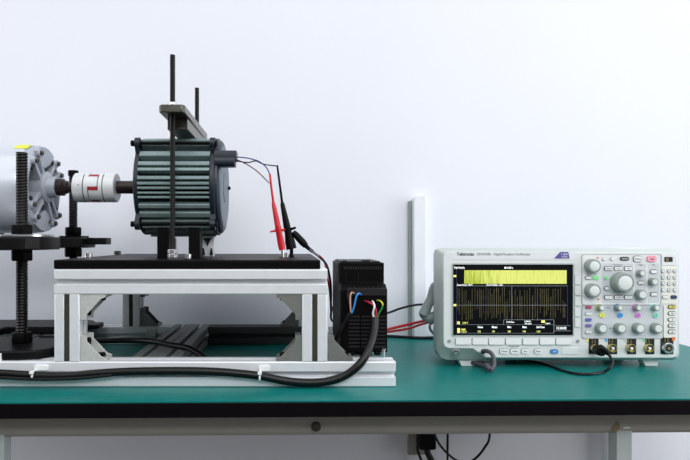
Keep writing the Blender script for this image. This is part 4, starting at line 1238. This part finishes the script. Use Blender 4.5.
# black plug and lead at the first input
t = thing('probe_lead', 'black probe lead plugged into the first input and lying on the bench', 'probe lead', P(593.5, 374, 1.03))
bm = B()
c = Vector((sx_(593.6), SY - 0.0108, sz_(348.2)))
lathe(bm, c, (0, -1, 0), [(0, 0.0085), (0.004, 0.0092), (0.012, 0.0095), (0.018, 0.0092), (0.020, 0.007), (0.020, 0)], 24, knurl=0.04)
pl = obj('plug', bm, 'blackpl', t)
bm = B()
tube(bm, [c + Vector((0.002, -0.012, 0.001)), P(600, 348.2, 1.058), P(604.5, 350.6, 1.056), P(608.5, 354, 1.054)], lambda t: 0.0085 - 0.0048 * t, 14, 6)
obj('strain_relief', bm, 'blackpl', pl)
bm = B()
rz = 0.0026
def bench(px, py): # point on the bench top below a picture point
    Y = (EYE - rz) * FOC / (py - CY); return Vector((PX(px, Y), Y, rz))
tube(bm, [P(607.5, 353.2, 1.054), P(611, 358, 1.05), P(612.2, 363, 1.043), P(609.5, 368.2, 1.036), bench(602, 372.4), bench(590, 374), bench(575, 373.4), bench(560, 369.6), bench(548, 365.2), bench(530, 361.2), bench(505, 359)], rz - 0.0001, 12, 8)
obj('cable', bm, 'cable', t)

# grey hook lead on the probe terminal
t = thing('hook_lead', 'dark grey hook clip curling from the terminal below the screen', 'hook clip', P(488, 371, 1.045))
bm = B()
q = [P(482.5, 351.2, 1.077), P(486.5, 351, 1.068), P(490.5, 352.6, 1.062), P(493.4, 357, 1.058), P(494.2, 363, 1.053), P(492.8, 368, 1.048), P(490, 370.2, 1.042)]
tube(bm, q, 0.0037, 12, 8)
obj('hook', bm, 'cabgrey', t)
bm = B()
a = P(490, 369.9, 1.0425); b = Vector((PX(484, 1.075), 1.075, 0.0062))
tube(bm, [a, P(487.5, 367, 1.05), P(485.5, 366, 1.06), b, b + Vector((-0.012, 0.03, 0))], lambda t: 0.0040 + 0.0018 * math.sin(min(1, t * 1.4) * PI), 14, 8)
obj('clip_body', bm, 'cabgrey', t)

# ------------------------------------------------------------------ under the bench
YW = WALL + 0.006
t = thing('wall_socket', 'pale wall socket low on the wall under the bench', 'wall socket', (0.319 + 0.0, YW, -0.27), rot=ROT)
bm = B(); rbox(bm, 0.312, 0.362, WALL - 0.010, WALL, -0.285, -0.225, 0.004)
obj('face_plate', bm, 'beige', t, bevel=0.001)
t = thing('power_plug', 'black plug in the wall socket under the bench with its cables hanging', 'plug', (0.36, WALL - 0.03, -0.25), rot=ROT)
bm = B(); rbox(bm, 0.332, 0.372, WALL - 0.045, WALL - 0.0102, -0.262, -0.222, 0.006)
obj('plug_body', bm, 'blackpl', t, bevel=0.003)
bm = B(); tube(bm, [(0.352, WALL - 0.03, -0.255), (0.356, WALL - 0.03, -0.275), (0.372, WALL - 0.03, -0.305), (0.39, WALL - 0.03, -0.34), (0.40, WALL - 0.03, -0.40), (0.40, WALL - 0.03, -0.5)], 0.0075, 12, 8)
obj('cable', bm, 'cable', t, label='thick black cable')
bm = B(); tube(bm, [(0.335, WALL - 0.012, -0.262), (0.336, WALL - 0.014, -0.275), (0.345, WALL - 0.014, -0.30), (0.36, WALL - 0.014, -0.33), (0.37, WALL - 0.014, -0.5)], 0.0032, 10, 8)
obj('cable', bm, 'cable', t, label='thin black cable')
def pw(px, py): return P(px, py, 1.40)
bm = B(); tube(bm, [pw(433, 400), pw(434, 428), pw(437, 440), pw(445, 451), pw(456, 460), pw(467, 463), pw(477, 457), pw(485, 447), pw(489.5, 436), pw(491, 400), pw(491.5, 352)], 0.0027, 10, 8)
obj('hanging_cable', bm, 'cable', label='thin black cable hanging in a loop under the bench', cat='cable', group='cables hanging under the bench')
bm = B(); tube(bm, [pw(448, 352), pw(447.6, 400), pw(447.6, 440), pw(447.4, 480), pw(447, 560)], 0.0027, 10, 8)
obj('hanging_cable', bm, 'cable', label='thin black cable hanging straight down under the bench', cat='cable', group='cables hanging under the bench')
